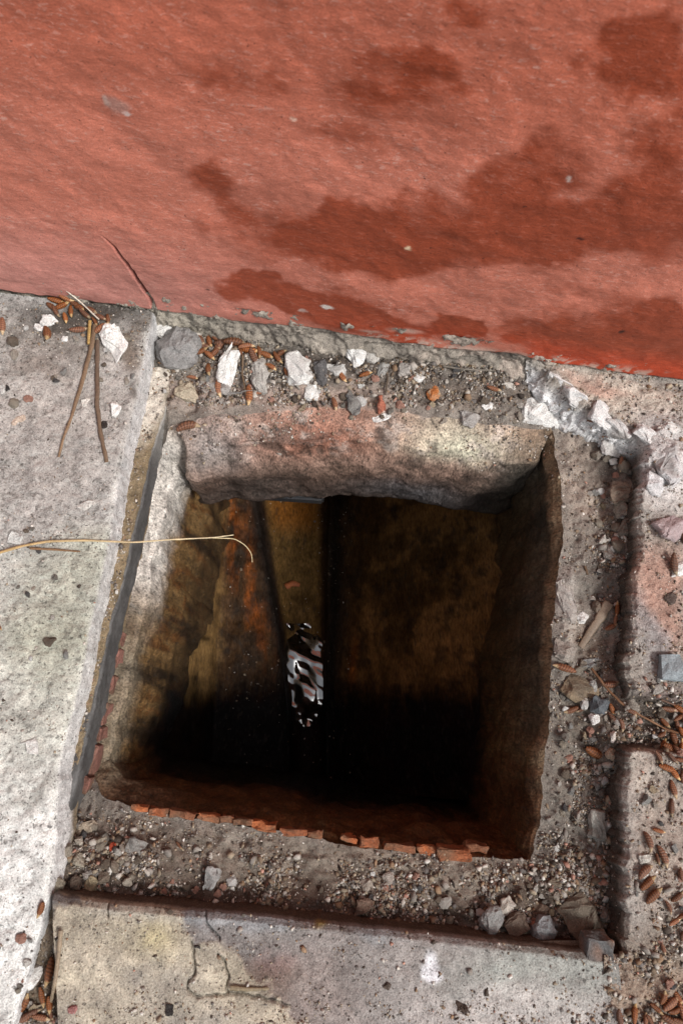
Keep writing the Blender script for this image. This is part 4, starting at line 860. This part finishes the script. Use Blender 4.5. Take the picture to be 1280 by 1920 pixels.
R_(PL, 60, 1826, 36, 46, 10, .7, 'chunk', WHT, 'white lump in the dirt gap at the lower left', 'plaster')
R_(ST, 52, 1803, 18, 16, 0, .7, 'round', lin(170, 166, 160), 'small pale pebble above the white lump in the gap', 'stone')
R_(PL, 29, 1005, 28, 26, 10, .6, 'chunk', lin(196, 196, 192), 'pale angular stone on the left slab near the straw', 'stone')
R_(PL, 63, 1398, 26, 34, -10, .25, 'flake', lin(200, 198, 194), 'pale flat flake on the left slab far below the straw', 'stone')
R_(PL, 158, 948, 42, 24, -25, .4, 'chunk', lin(200, 196, 190), 'white crumbly chip on the left slab above the straw', 'plaster')
R_(PL, 35, 785, 28, 20, -15, .4, 'flake', lin(190, 172, 156), 'beige flake on the left slab below the cones', 'stone')
R_(PL, 214, 764, 28, 28, 30, .5, 'chunk', WHT, 'white crumb on the slab right of the dry needles', 'plaster')
R_(PL, 162, 752, 22, 14, -35, .4, 'flake', lin(205, 200, 192), 'small white flake between the two dry needles', 'plaster')
R_(PL, 4, 728, 14, 20, 0, .6, 'chunk', lin(190, 188, 184), 'pale chip at the left margin of the slab', 'stone')
R_(ST, 15, 727, 10, 12, 0, .8, 'chunk', lin(50, 46, 44), 'tiny black chip at the left margin of the slab', 'stone')
R_(ST, 196, 795, 14, 16, 0, .6, 'chunk', lin(52, 46, 42), 'small black crumb on the slab at the needle tip', 'stone')
R_(PL, 122, 635, 13, 12, 0, .7, 'chunk', WHT, 'tiny white crumb below the upper left cones', 'plaster')
R_(ST, 319, 1890, 14, 20, 0, .6, 'block', lin(46, 42, 40), 'small black square chip on the near cement skim', 'stone')
R_(ST, 865, 1886, 40, 16, 40, .6, 'chunk', lin(64, 50, 42), 'dark brown bark scrap on the near paving', 'bark')
R_(ST, 725, 1847, 16, 14, 0, .7, 'chunk', lin(80, 68, 60), 'small dark crumb on the near paving left of the white spot', 'stone')
R_(ST, 370, 1776, 13, 11, 0, .7, 'chunk', lin(56, 52, 50), 'black crumb just above the crack in the near paving', 'stone')
R_(ST, 137, 1890, 18, 16, 0, .7, 'chunk', lin(150, 104, 100), 'reddish stone beside the cones at the lower left', 'stone')
R_(ST, 1120, 1062, 16, 40, 20, .6, 'chunk', lin(92, 78, 66), 'brown bark splinter on the right ledge', 'bark')
R_(ST, 1040, 1652, 30, 20, 0, .6, 'chunk', lin(120, 108, 94), 'brown clod above the largest brown boulder', 'stone')
R_(ST, 1255, 1120, 22, 24, 0, .6, 'round', lin(84, 72, 66), 'dark round stone on the pink paving at the right margin', 'stone')
R_(ST, 1204, 1790 - 150, 20, 24, 0, .7, 'chunk', lin(190, 184, 176), 'pale chip left of the cones on the right strip', 'stone')
R_(ST, 1206, 1606, 24, 22, 0, .7, 'chunk', lin(176, 172, 164), 'pale stone under the cones on the right strip', 'stone')

for i, (x, y, w_, h_, lb) in enumerate([(1046, 716, 62, 30, 'white mortar lump nearest the wall on the broken ridge'), (1082, 742, 64, 34, 'white mortar lump second from the wall on the broken ridge'),
        (1122, 768, 70, 38, 'white mortar lump midway along the broken ridge'), (1162, 794, 62, 40, 'white mortar lump fourth from the wall on the broken ridge')]):
    R_('mortar_lump', x, y, w_, h_, 36, .9, 'chunk', lin(212, 210, 208), lb, 'mortar', c2=lin(168, 164, 160), lift=-.05, tilt=(12, 8))
R_('mortar_lump', 1225, 900, 50, 80, 10, .5, 'chunk', lin(206, 204, 204), 'pale mortar lump beside the right rebate below the ridge', 'mortar', c2=lin(150, 146, 144), lift=-.05)

# small pebbles: individuals of a kind by place
PEB = []
def pebbles():
    cols = [WHT, GRY, lin(170, 160, 148), BRN, TAN, lin(126, 120, 112), lin(186, 180, 172), DGR, lin(178, 136, 120), lin(152, 142, 128)]
    meshes = [rock_mesh(500+i, (1, r_, t_), 'chunk' if i % 3 else 'round', c, None, 1) for i, (c, r_, t_) in enumerate(zip(cols*2, [.8, .9, .7, .85, .95]*4, [.6, .7, .5, .65]*5))]
    for me in meshes: me.materials.append(M_ROCK)
    words = ['white', 'grey', 'beige', 'brown', 'tan', 'dull grey', 'pale', 'dark', 'pinkish', 'drab']*2
    zones = [((300, 1010), (655, 760), 64, 'small angular stone chip in the rubble strip at the red wall foot', 'chips along the wall foot', .11),
             ((120, 290), (1545, 1665), 40, 'small stone in the rubble heap at the lower left ledge corner', 'rubble lower left', 0),
             ((290, 880), (1610, 1712), 46, 'small stone in the band of rubble along the near ledge', 'rubble on the near ledge', .08),
             ((880, 1160), (1640, 1745), 40, 'small stone around the boulders in the lower right ledge corner', 'rubble lower right', 0),
             ((1100, 1176), (850, 1075), 34, 'small stone in the pile beside the upper right rebate face', 'rubble upper right', 0),
             ((1050, 1170), (1230, 1440), 34, 'small stone amid cones and dirt on the right ledge', 'rubble on the right ledge', 0),
             ((1040, 1160), (1450, 1640), 30, 'small stone on the lower stretch of the right ledge', 'rubble lower right ledge', 0),
             ((1205, 1280), (1270, 1480), 26, 'small stone among the heaped cones at the right margin', 'stones among the cones', 0),
             ((1190, 1280), (1500, 1900), 26, 'small stone on the gravelly strip at the lower right margin', 'stones lower right margin', 0),
             ((45, 108), (1720, 1910), 16, 'small stone in the dirt gap beside the near paving', 'stones in the gap', 0),
             ((20, 250), (600, 760), 18, 'small pale chip on the slab near the upper left cones', 'chips on the slab', 0),
             ((20, 190), (960, 1240), 12, 'small pale chip on the middle of the left slab', 'chips mid slab', 0)]
    r = random.Random(3)
    for (x0, x1), (y0, y1), n, lb, gp, slope in zones:
        for i in range(n):
            x = r.uniform(x0, x1); y = r.uniform(y0, y1) + slope*(x-x0)*(0.6)
            if gp == 'stones in the gap': x -= (y-1720)*0.16
            p, nn = hit(x, y)
            if abs(nn.z) < 0.45 or p.z < -0.14: continue
            s = min(r.lognormvariate(math.log(13), .36), 26)*mpp(p)
            mi = r.randrange(len(meshes)); o = bpy.data.objects.new('pebble', meshes[mi]); col.objects.link(o); o.location = p + Vector((0, 0, s*.16)); o.scale = (s, s, s)
            o.rotation_euler = (r.uniform(-.4, .4), r.uniform(-.4, .4), r.uniform(0, 6.28)); tag(o, lb.replace('small', 'small '+words[mi], 1).replace(words[mi]+' pale', words[mi]), 'pebble', gp)
pebbles()

# --- pine pollen cones
def cone_mesh(seed):
    r = np.random.default_rng(seed); nr, ns = 60, 20; t = np.linspace(0, 1, nr); bend = r.uniform(-1.5, 1.5)
    ang = bend*(t-.5); dx = np.cos(ang); dy = np.sin(ang); x = np.cumsum(dx)/nr; y = np.cumsum(dy)/nr; x -= x.mean(); y -= y.mean()
    prof = 0.185*r.uniform(.88, 1.1)*np.sin(np.pi*np.clip(t*.97+.015, 0, 1))**.55*(1-.35*sstep(.62, .95, t)) + .002
    th = np.linspace(0, 2*np.pi, ns, endpoint=False); V, C = [], []
    for i in range(nr):
        row = t[i]*11; pale = sstep(.74, .84, t[i])
        ph = np.sin(row*np.pi)*np.cos(th*4 + np.floor(row)*np.pi*0 + row*np.pi*0.5*0)
        sp = np.cos(row*np.pi*.8 + th*5)*np.cos(row*np.pi*.8 - th*3)
        rr = prof[i]*(1+0.14*(sp-.3)*(1-pale*.75))
        nrm = np.array([-dy[i], dx[i]]);
        for j in range(ns):
            c, s = math.cos(th[j]), math.sin(th[j]); V.append((x[i]+nrm[0]*rr[j]*c, y[i]+nrm[1]*rr[j]*c, rr[j]*s))
            k = float(np.clip(.5+.7*sp[j], 0, 1)); base = lin(100, 52, 24)*(1-k)+lin(176, 106, 52)*k; C.append(base*(1-pale)+lin(222, 184, 128)*(1-.3*(1-k))*pale)
    V = np.array(V); C = np.array(C); idx = np.arange(nr*ns).reshape(nr, ns); nx = np.roll(idx, -1, 1)
    Fc = np.stack([idx[:-1].ravel(), nx[:-1].ravel(), nx[1:].ravel(), idx[1:].ravel()], 1)
    C *= r.uniform(.5, 1.15); C = C*(1-(g_ := r.uniform(0, .35)))+C.mean(1, keepdims=True)*g_
    me = mesh_from('cone', V, Fc, np.clip(C, .004, 1)); me.materials.append(M_CONE); return me
CM = [cone_mesh(40+i) for i in range(22)]
CONES = {
 'A': ('brown pollen cone in the small heap by the upper left wall foot', 'cones upper left', [(109, 567, 12, 36), (127, 562, 20, 32), (107, 586, 60, 34), (135, 586, 80, 32), (124, 598, 75, 26), (152, 581, 30, 34), (162, 592, 40, 32), (118, 575, -20, 34), (191, 597, 30, 28), (204, 601, 80, 26), (191, 618, -35, 34), (150, 620, -12, 38), (142, 572, 35, 34), (172, 584, 20, 30), (98, 577, 40, 28), (180, 606, 60, 28)]),
 'B': ('brown pollen cone in the cluster beside the largest grey mortar lump', 'cones by the grey lump', [(377, 639, 60, 30), (394, 644, 70, 30), (377, 661, -20, 30), (412, 652, -60, 42), (442, 646, 5, 42), (394, 669, 40, 30), (392, 695, 85, 34), (404, 662, -50, 32), (408, 640, 30, 26), (420, 644, -10, 34), (384, 652, 10, 28)]),
 'C': ('brown pollen cone between the white plaster chunks below the wall', 'cones between plaster chunks', [(451, 663, 80, 24), (470, 660, 10, 40), (478, 672, 60, 36), (521, 673, 55, 34), (527, 664, -40, 26), (509, 690, 35, 32), (463, 652, -8, 36), (486, 662, 80, 34), (500, 668, 20, 30), (538, 700, 70, 26)]),
 'D': ('brown pollen cone in the heap of cones at the right margin', 'cones heaped at right margin', [(1268, 1362, 70, 30), (1261, 1385, 75, 34), (1253, 1404, 40, 30), (1274, 1400, -80, 34), (1247, 1440, 20, 42), (1258, 1422, 50, 30), (1275, 1425, 10, 30), (1262, 1450, 60, 34), (1244, 1356, 50, 28), (1238, 1376, -30, 28), (1266, 1408, 75, 30), (1279, 1350, 85, 28), (1252, 1330, 10, 28), (1277, 1455, -70, 34), (1250, 1370, 20, 26), (1232, 1420, 70, 26), (1272, 1330, 40, 28), (1278, 1375, 60, 30), (1270, 1345, -30, 28), (1240, 1395, -60, 24)]),
 'E': ('brown pollen cone in the group beside the lower right rebate edge', 'cones beside lower right rebate', [(1212, 1577, 80, 36), (1240, 1605, 72, 42), (1230, 1610, 85, 26), (1205, 1632, -35, 44), (1210, 1653, -40, 50), (1222, 1677, -42, 40), (1232, 1557, 15, 30)]),
 'F': ('brown pollen cone in the pile at the bottom right corner', 'cones at the bottom right corner', [(1187, 1898, -75, 46), (1160, 1908, 80, 34), (1207, 1908, -80, 30), (1216, 1912, 60, 32), (1240, 1868, -70, 32), (1228, 1890, 40, 34), (1268, 1868, 60, 32), (1255, 1879, -30, 42), (1262, 1892, -20, 36), (1275, 1896, 80, 36), (1252, 1911, 30, 34), (1274, 1915, 20, 36)]),
 'G': ('brown pollen cone in the heap at the bottom left corner', 'cones at the bottom left corner', [(82, 1867, 75, 40), (47, 1880, -62, 50), (95, 1882, 80, 38), (98, 1900, 70, 32), (65, 1896, -20, 34), (80, 1906, 10, 34), (52, 1905, -30, 32)]),
 'H': ('brown pollen cone right of the dark blue grey stone', 'cones by the dark stone', [(1145, 1330, 70, 26), (1148, 1347, 50, 28), (1163, 1360, 80, 28), (1182, 1336, 30, 22)]),
 'I': ('of two brown cones end to end on the right strip', 'cones end to end', [(1259, 1480, 85, 40), (1256, 1514, 95, 42)]),
 'J': ('brown pollen cone beside the upper end of the wood sliver', 'cones by the sliver', [(1154, 1142, -80, 34), (1151, 1162, -75, 30)]),
 'K': ('brown pollen cone at the right margin below the cone group', 'cones right margin', [(1262, 1727, -20, 30), (1276, 1714, -30, 28), (1250, 1700, 70, 30), (1268, 1680, -40, 32), (1274, 1640, 80, 34), (1277, 1752, -70, 26)]),
}
SINGLE = [(7, 614, 85, 34, 'lone brown cone at the left margin of the slab'), (90, 628, 75, 34, 'brown cone lying below the white crumb at the upper left'), (362, 710, 10, 24, 'short brown cone above the beige rounded stone'),
 (411, 730, 84, 40, 'upright brown cone above the far left of the pit shoulder'), (467, 744, 88, 42, 'upright brown cone below the tall grey sliver'), (489, 738, -12, 30, 'brown cone lying level beside the upright cone below the sliver'),
 (354, 802, -15, 44, 'single brown cone on the far left shoulder of the pit'), (627, 760, 75, 32, 'brown cone below the layered grey chip at the wall centre'), (642, 708, 60, 28, 'dark brown cone tucked under the layered grey chip'),
 (685, 704, -15, 26, 'short brown cone right of the layered grey chip'), (924, 731, 15, 32, 'brown cone in the rubble left of the largest white chunk'), (1109, 790, 10, 28, 'brown cone under the broken white mortar edge'),
 (1162, 872, 100, 34, 'brown cone above the flat brown triangular stone'), (1260, 1060, 85, 44, 'upright brown cone at the right margin above the pink paving'), (1143, 1176, -25, 32, 'pale tipped cone below the pair at the wood sliver'),
 (1055, 1253, 198, 46, 'slender pale tipped cone poking over the right pit rim'), (1142, 1283, -5, 42, 'brown cone lying level under the twig'), (1068, 1331, 160, 30, 'pale tipped cone near the rim below the earthy lump'),
 (1089, 1329, 150, 26, 'brown cone just left of the white stone on the right ledge'), (1112, 1411, 25, 44, 'brown cone pointing at the tan round pebble'), (95, 1820, 96, 46, 'brown cone beside the twig in the lower left gap'),
 (78, 1704, 110, 32, 'brown cone at the corner of slab and near paving'), (337, 1585, 50, 22, 'small reddish cone alone on the near ledge'), (1240, 1778, 80, 26, 'pale cone on the lower right gravel'), (2, 1176, 60, 16, 'orange cone scrap at the left margin mid slab'),
 (1278, 1010, 80, 30, 'brown cone behind the lavender stone at the margin')]
rc = random.Random(5)
def put_cone(x, y, a, ln, lb, gp=None):
    p, n = hit(x, y); s = ln*mpp(p)*1.05; o = bpy.data.objects.new('pine_cone', rc.choice(CM)); col.objects.link(o)
    o.location = p + Vector((0, 0, s*.12+rc.uniform(0, .003))); s *= rc.uniform(.74, 1.08); o.scale = (s, s*rc.uniform(.75, 1.1), s*rc.uniform(.7, 1.05)); o.rotation_euler = (rc.uniform(0, 6.28), rc.uniform(-.25, .25), math.radians(-a))
    return tag(o, lb, 'cone', gp)
ORD = ['leftmost', 'second from left', 'third from left', 'fourth from left', 'fifth from left', 'sixth from left', 'seventh from left', 'eighth from left', 'ninth from left', 'tenth from left', 'eleventh from left']
def rank(i, n, lo, hi):
    if i <= (n-1)//2: return lo if i == 0 else ORD[i].replace('left', lo.replace('most', ''))
    j = n-1-i; return hi if j == 0 else ORD[j].replace('left', hi.replace('most', ''))
for lb, gp, lst in CONES.values():
    wide = max(q[0] for q in lst)-min(q[0] for q in lst) >= max(q[1] for q in lst)-min(q[1] for q in lst)
    lst = sorted(lst, key=lambda q: q[0] if wide else q[1])
    for i, (x, y, a, ln) in enumerate(lst):
        rk = rank(i, len(lst), 'leftmost' if wide else 'topmost', 'rightmost' if wide else 'bottommost')
        put_cone(x, y, a, ln, rk + ' ' + lb, gp)
for x, y, a, ln, lb in SINGLE: put_cone(x, y, a, ln, lb)

# --- straw, needles, twigs
def tube(name, pts, r0, r1, colr, label, cat, flat=1.0, c1=None, n=70, jit=0.0):
    A = smooth_open(resample(np.array(pts, float), n), 6)
    if jit: A += vec_noise(A, 45, 2, int(abs(A[0, 0])*1000) % 90)*jit
    T = np.gradient(A, axis=0); T /= np.linalg.norm(T, axis=1)[:, None]; up = np.array([0, 0, 1.0]); S = np.cross(T, up); S /= np.linalg.norm(S, axis=1)[:, None]; U = np.cross(S, T)
    th = np.linspace(0, 2*np.pi, 8, endpoint=False); rr = np.linspace(r0, r1, n)*(1+.15*vn(np.stack([np.arange(n)*.3, np.zeros(n), np.zeros(n)], 1), 1, 5))
    V = (A[:, None]+S[:, None]*np.cos(th)[None, :, None]*rr[:, None, None]+U[:, None]*np.sin(th)[None, :, None]*rr[:, None, None]*flat).reshape(-1, 3)
    idx = np.arange(n*8).reshape(n, 8); nx = np.roll(idx, -1, 1); Fc = np.stack([idx[:-1].ravel(), nx[:-1].ravel(), nx[1:].ravel(), idx[1:].ravel()], 1)
    k = np.linspace(0, 1, n).repeat(8)[:, None]; c = np.asarray(colr)*(1-k)+np.asarray(c1 if c1 is not None else colr)*k
    o = link(name, mesh_from(name, V, Fc, c), M_STRAW); return tag(o, label, cat) if label else o
def onto(pxs, lift=.003, z=None):
    out = []
    for x, y in pxs:
        p = np.array(hit(x, y)[0]) if z is None else at(x, y, z); out.append(p+[0, 0, lift])
    return out
STR = lin(196, 172, 128)
o = tube('dry_straw', [at(x, y, z) for x, y, z in [(-20, 1042, .006), (40, 1024, .006), (90, 1015, .007), (160, 1013, .008), (250, 1017, .008), (330, 1011, .004), (400, 1008, .002), (438, 1003, .004)]], .0022, .0007, lin(176, 146, 98), 'long pale dry straw lying across the slab and over the pit', 'straw', .6, lin(214, 200, 166), 120)
b = tube('side_blade', [at(x, y, z) for x, y, z in [(330, 1012, .003), (390, 1008, .001), (440, 1010, -.002), (460, 1022, -.006), (472, 1038, -.01), (473, 1054, -.015)]], .0009, .0005, lin(206, 190, 150), None, None, .8, None, 60); b.parent = o
tube('dry_straw', onto([(58, 1029), (100, 1031), (152, 1035)]), .0020, .0012, lin(128, 100, 74), 'short brown straw beneath the long pale straw', 'straw', .6)
tube('dry_needle', onto([(180, 610), (172, 660), (158, 712), (140, 770), (122, 820), (112, 858)], .004), .0042, .0018, lin(112, 92, 74), 'left of two long brown dry needles on the slab', 'needle', .4, lin(132, 108, 84), 80, .001)
tube('dry_needle', onto([(184, 640), (184, 700), (184, 760), (190, 810), (197, 845), (202, 868)], .004), .0036, .0030, lin(96, 80, 68), 'right of two long brown dry needles on the slab', 'needle', .4, lin(112, 92, 74), 80, .001)
tube('dry_straw', onto([(172, 606), (169, 650)], .009), .0028, .0022, lin(164, 134, 82), 'short tan stub at the head of the two needles', 'straw', .6)
tube('dry_needle', [np.array(hit(190, 606)[0])+[0, 0, .012], np.array(hit(155, 574)[0])+[0, 0, .016], np.array(hit(130, 556)[0])+[0, 0, .02], at(119, 543, .02)], .0012, .0008, lin(214, 204, 188), 'thin white needle leaning over the upper left cones', 'needle', 1)
tube('twig', onto([(1104, 1254), (1130, 1288), (1160, 1318), (1195, 1342), (1230, 1360), (1266, 1374)], .008), .0022, .0013, lin(112, 82, 60), 'thin brown twig slanting across the right ledge', 'twig', 1, lin(134, 100, 74), 80, .0015)
tube('twig', onto([(117, 1742), (113, 1790), (106, 1840), (99, 1875)], .006), .0030, .0022, lin(140, 124, 104), 'thin grey twig standing in the lower left gap', 'twig', .8)
tube('twig', onto([(830, 688), (870, 694), (925, 696)], .003), .0016, .0012, lin(120, 112, 102), 'thin grey twig at the wall foot right of centre', 'twig', 1)
tube('twig', onto([(456, 668), (455, 705), (463, 748)], .006), .0018, .0010, lin(104, 84, 64), 'thin brown stalk hanging past the tilted white chunk', 'twig', 1)
tube('twig', onto([(432, 1850), (465, 1853), (505, 1852)], .004), .0032, .0016, lin(126, 112, 90), 'dry grass blade over the crack in the near paving', 'grass blade', .5)
tube('twig', onto([(724, 690), (726, 712), (722, 742)], .004), .0018, .0012, lin(86, 74, 62), 'short dark stalk in the rubble right of the white lumps', 'twig', 1)
tube('twig', onto([(1236, 1312), (1262, 1322), (1284, 1318)], .004), .0014, .001, lin(96, 70, 56), 'short brown twig at the right margin above the cone heap', 'twig', 1)
tube('twig', onto([(1095, 1062), (1100, 1078)], .002), .0022, .0018, lin(92, 72, 54), 'tiny brown splinter near the right pit rim', 'twig', .6, n=20)
def sliver():
    a, b = np.array(hit(1136, 1132)[0]), np.array(hit(1086, 1214)[0]); a[2] += .012; b[2] += .004
    return tube('wood_sliver', [a, (a+b)/2+[0, 0, .001], b], .0085, .0045, lin(136, 120, 104), 'weathered grey wood sliver lying on the right ledge', 'wood', .2, lin(118, 102, 86), 40, .0008)
sliver()
tube('dead_leaf', onto([(536, 1101), (548, 1094), (562, 1098)], .006), .0085, .0055, lin(176, 100, 60), 'small orange leaf scrap in the drain channel', 'leaf', .25, n=20)

# --- bricks showing at the pit rim and in the left wall (parts of the chamber)
def brick_mesh(seed, d):
    r = random.Random(seed); bm = bmesh.new(); bmesh.ops.create_cube(bm, size=1)
    for v in bm.verts: v.co = Vector((v.co.x*d[0], v.co.y*d[1], v.co.z*d[2])) + Vector([r.uniform(-.08, .08)*min(d) for _ in range(3)])
    bmesh.ops.bevel(bm, geom=bm.edges[:], offset=min(d)*.12, segments=1, affect='EDGES'); bmesh.ops.triangulate(bm, faces=bm.faces[:])
    bmesh.ops.subdivide_edges(bm, edges=[e for e in bm.edges if e.calc_length() > max(d)*.2], cuts=2); bmesh.ops.triangulate(bm, faces=bm.faces[:])
    V = np.array([v.co for v in bm.verts]); V += vec_noise(V+seed, 130, 3, seed)*0.0050
    for v, c in zip(bm.verts, V): v.co = c
    me = bpy.data.meshes.new('brick'); bm.to_mesh(me); bm.free(); return me, V
def brick(loc, rotz, d, colr, seed, owner):
    me, V = brick_mesh(seed, d); kd = sstep(-.1, .3, fbm(V+seed*2, 70, 4, .6, seed+3))[:, None]*.75; set_cols(me, np.clip((np.tile(colr, (len(V), 1))*(1-kd)+lin(104, 84, 66)*kd)*(1+.45*fbm(V+seed, 110, 4, .6, seed))[:, None], .01, 1))
    o = part('brick', me, M_BRICK, owner); o.matrix_world = Matrix.Translation(loc) @ Matrix.Rotation(rotz, 4, 'Z'); return o
NB = [(262, 1511, 26, 14), (297, 1517, 36, 14), (342, 1523, 46, 15), (390, 1528, 36, 13), (425, 1533, 26, 13), (455, 1537, 32, 14), (495, 1545, 40, 18), (548, 1556, 44, 14), (590, 1561, 28, 18), (655, 1570, 26, 16), (692, 1577, 34, 22), (748, 1584, 52, 20), (802, 1592, 36, 26), (850, 1596, 54, 34), (893, 1587, 36, 22)]
for i, (x, y, w_, h_) in enumerate(NB):
    q_, _n = hit(x, y+12); p = at(x, y+5, q_.z); m = mpp(p); brick(Vector((p[0], p[1], min(q_.z, -.075)-.0140+rc.uniform(-.003, .002))), math.radians(-7+rc.uniform(-4, 4)), (w_*m*1.12, max(h_*m*.55, .006)+.003, .034), [lin(164, 96, 58), lin(142, 84, 54), lin(124, 80, 56)][i % 3], 70+i, CW[2])
LB = [(229, 1196, 24, .020), (222, 1234, 36, .028), (213, 1282, 34, .030), (201, 1337, 42, .040), (194, 1375, 26, .055), (186, 1423, 58, .075), (170, 1470, 30, .045)]
for i, (x, y, ln, hz) in enumerate(LB):
    p, n = hit(x, y); m = mpp(p); brick(p + Vector((-.005, 0, 0)), math.radians(-12), (.016, ln*m, hz), [lin(116, 80, 70), lin(126, 88, 78)][i % 2], 90+i, CW[3])
def lintel():
    bm = bmesh.new(); bmesh.ops.create_cube(bm, size=1); a = at(470, 932, -.31); b_ = at(608, 940, -.31)
    for v in bm.verts: v.co = Vector((v.co.x*(b_[0]-a[0]), v.co.y*.05, v.co.z*.03))
    bmesh.ops.bevel(bm, geom=bm.edges[:], offset=.004, segments=2, affect='EDGES')
    me = bpy.data.meshes.new('lintel'); bm.to_mesh(me); bm.free(); set_cols(me, np.tile(lin(46, 46, 48), (len(me.vertices), 1)))
    o = part('lintel', me, M_STRIP, CW[0]); o.matrix_world = Matrix.Translation(((a[0]+b_[0])/2, a[1]+.021, -.318)) @ Matrix.Rotation(math.radians(-4), 4, 'Z')
lintel()
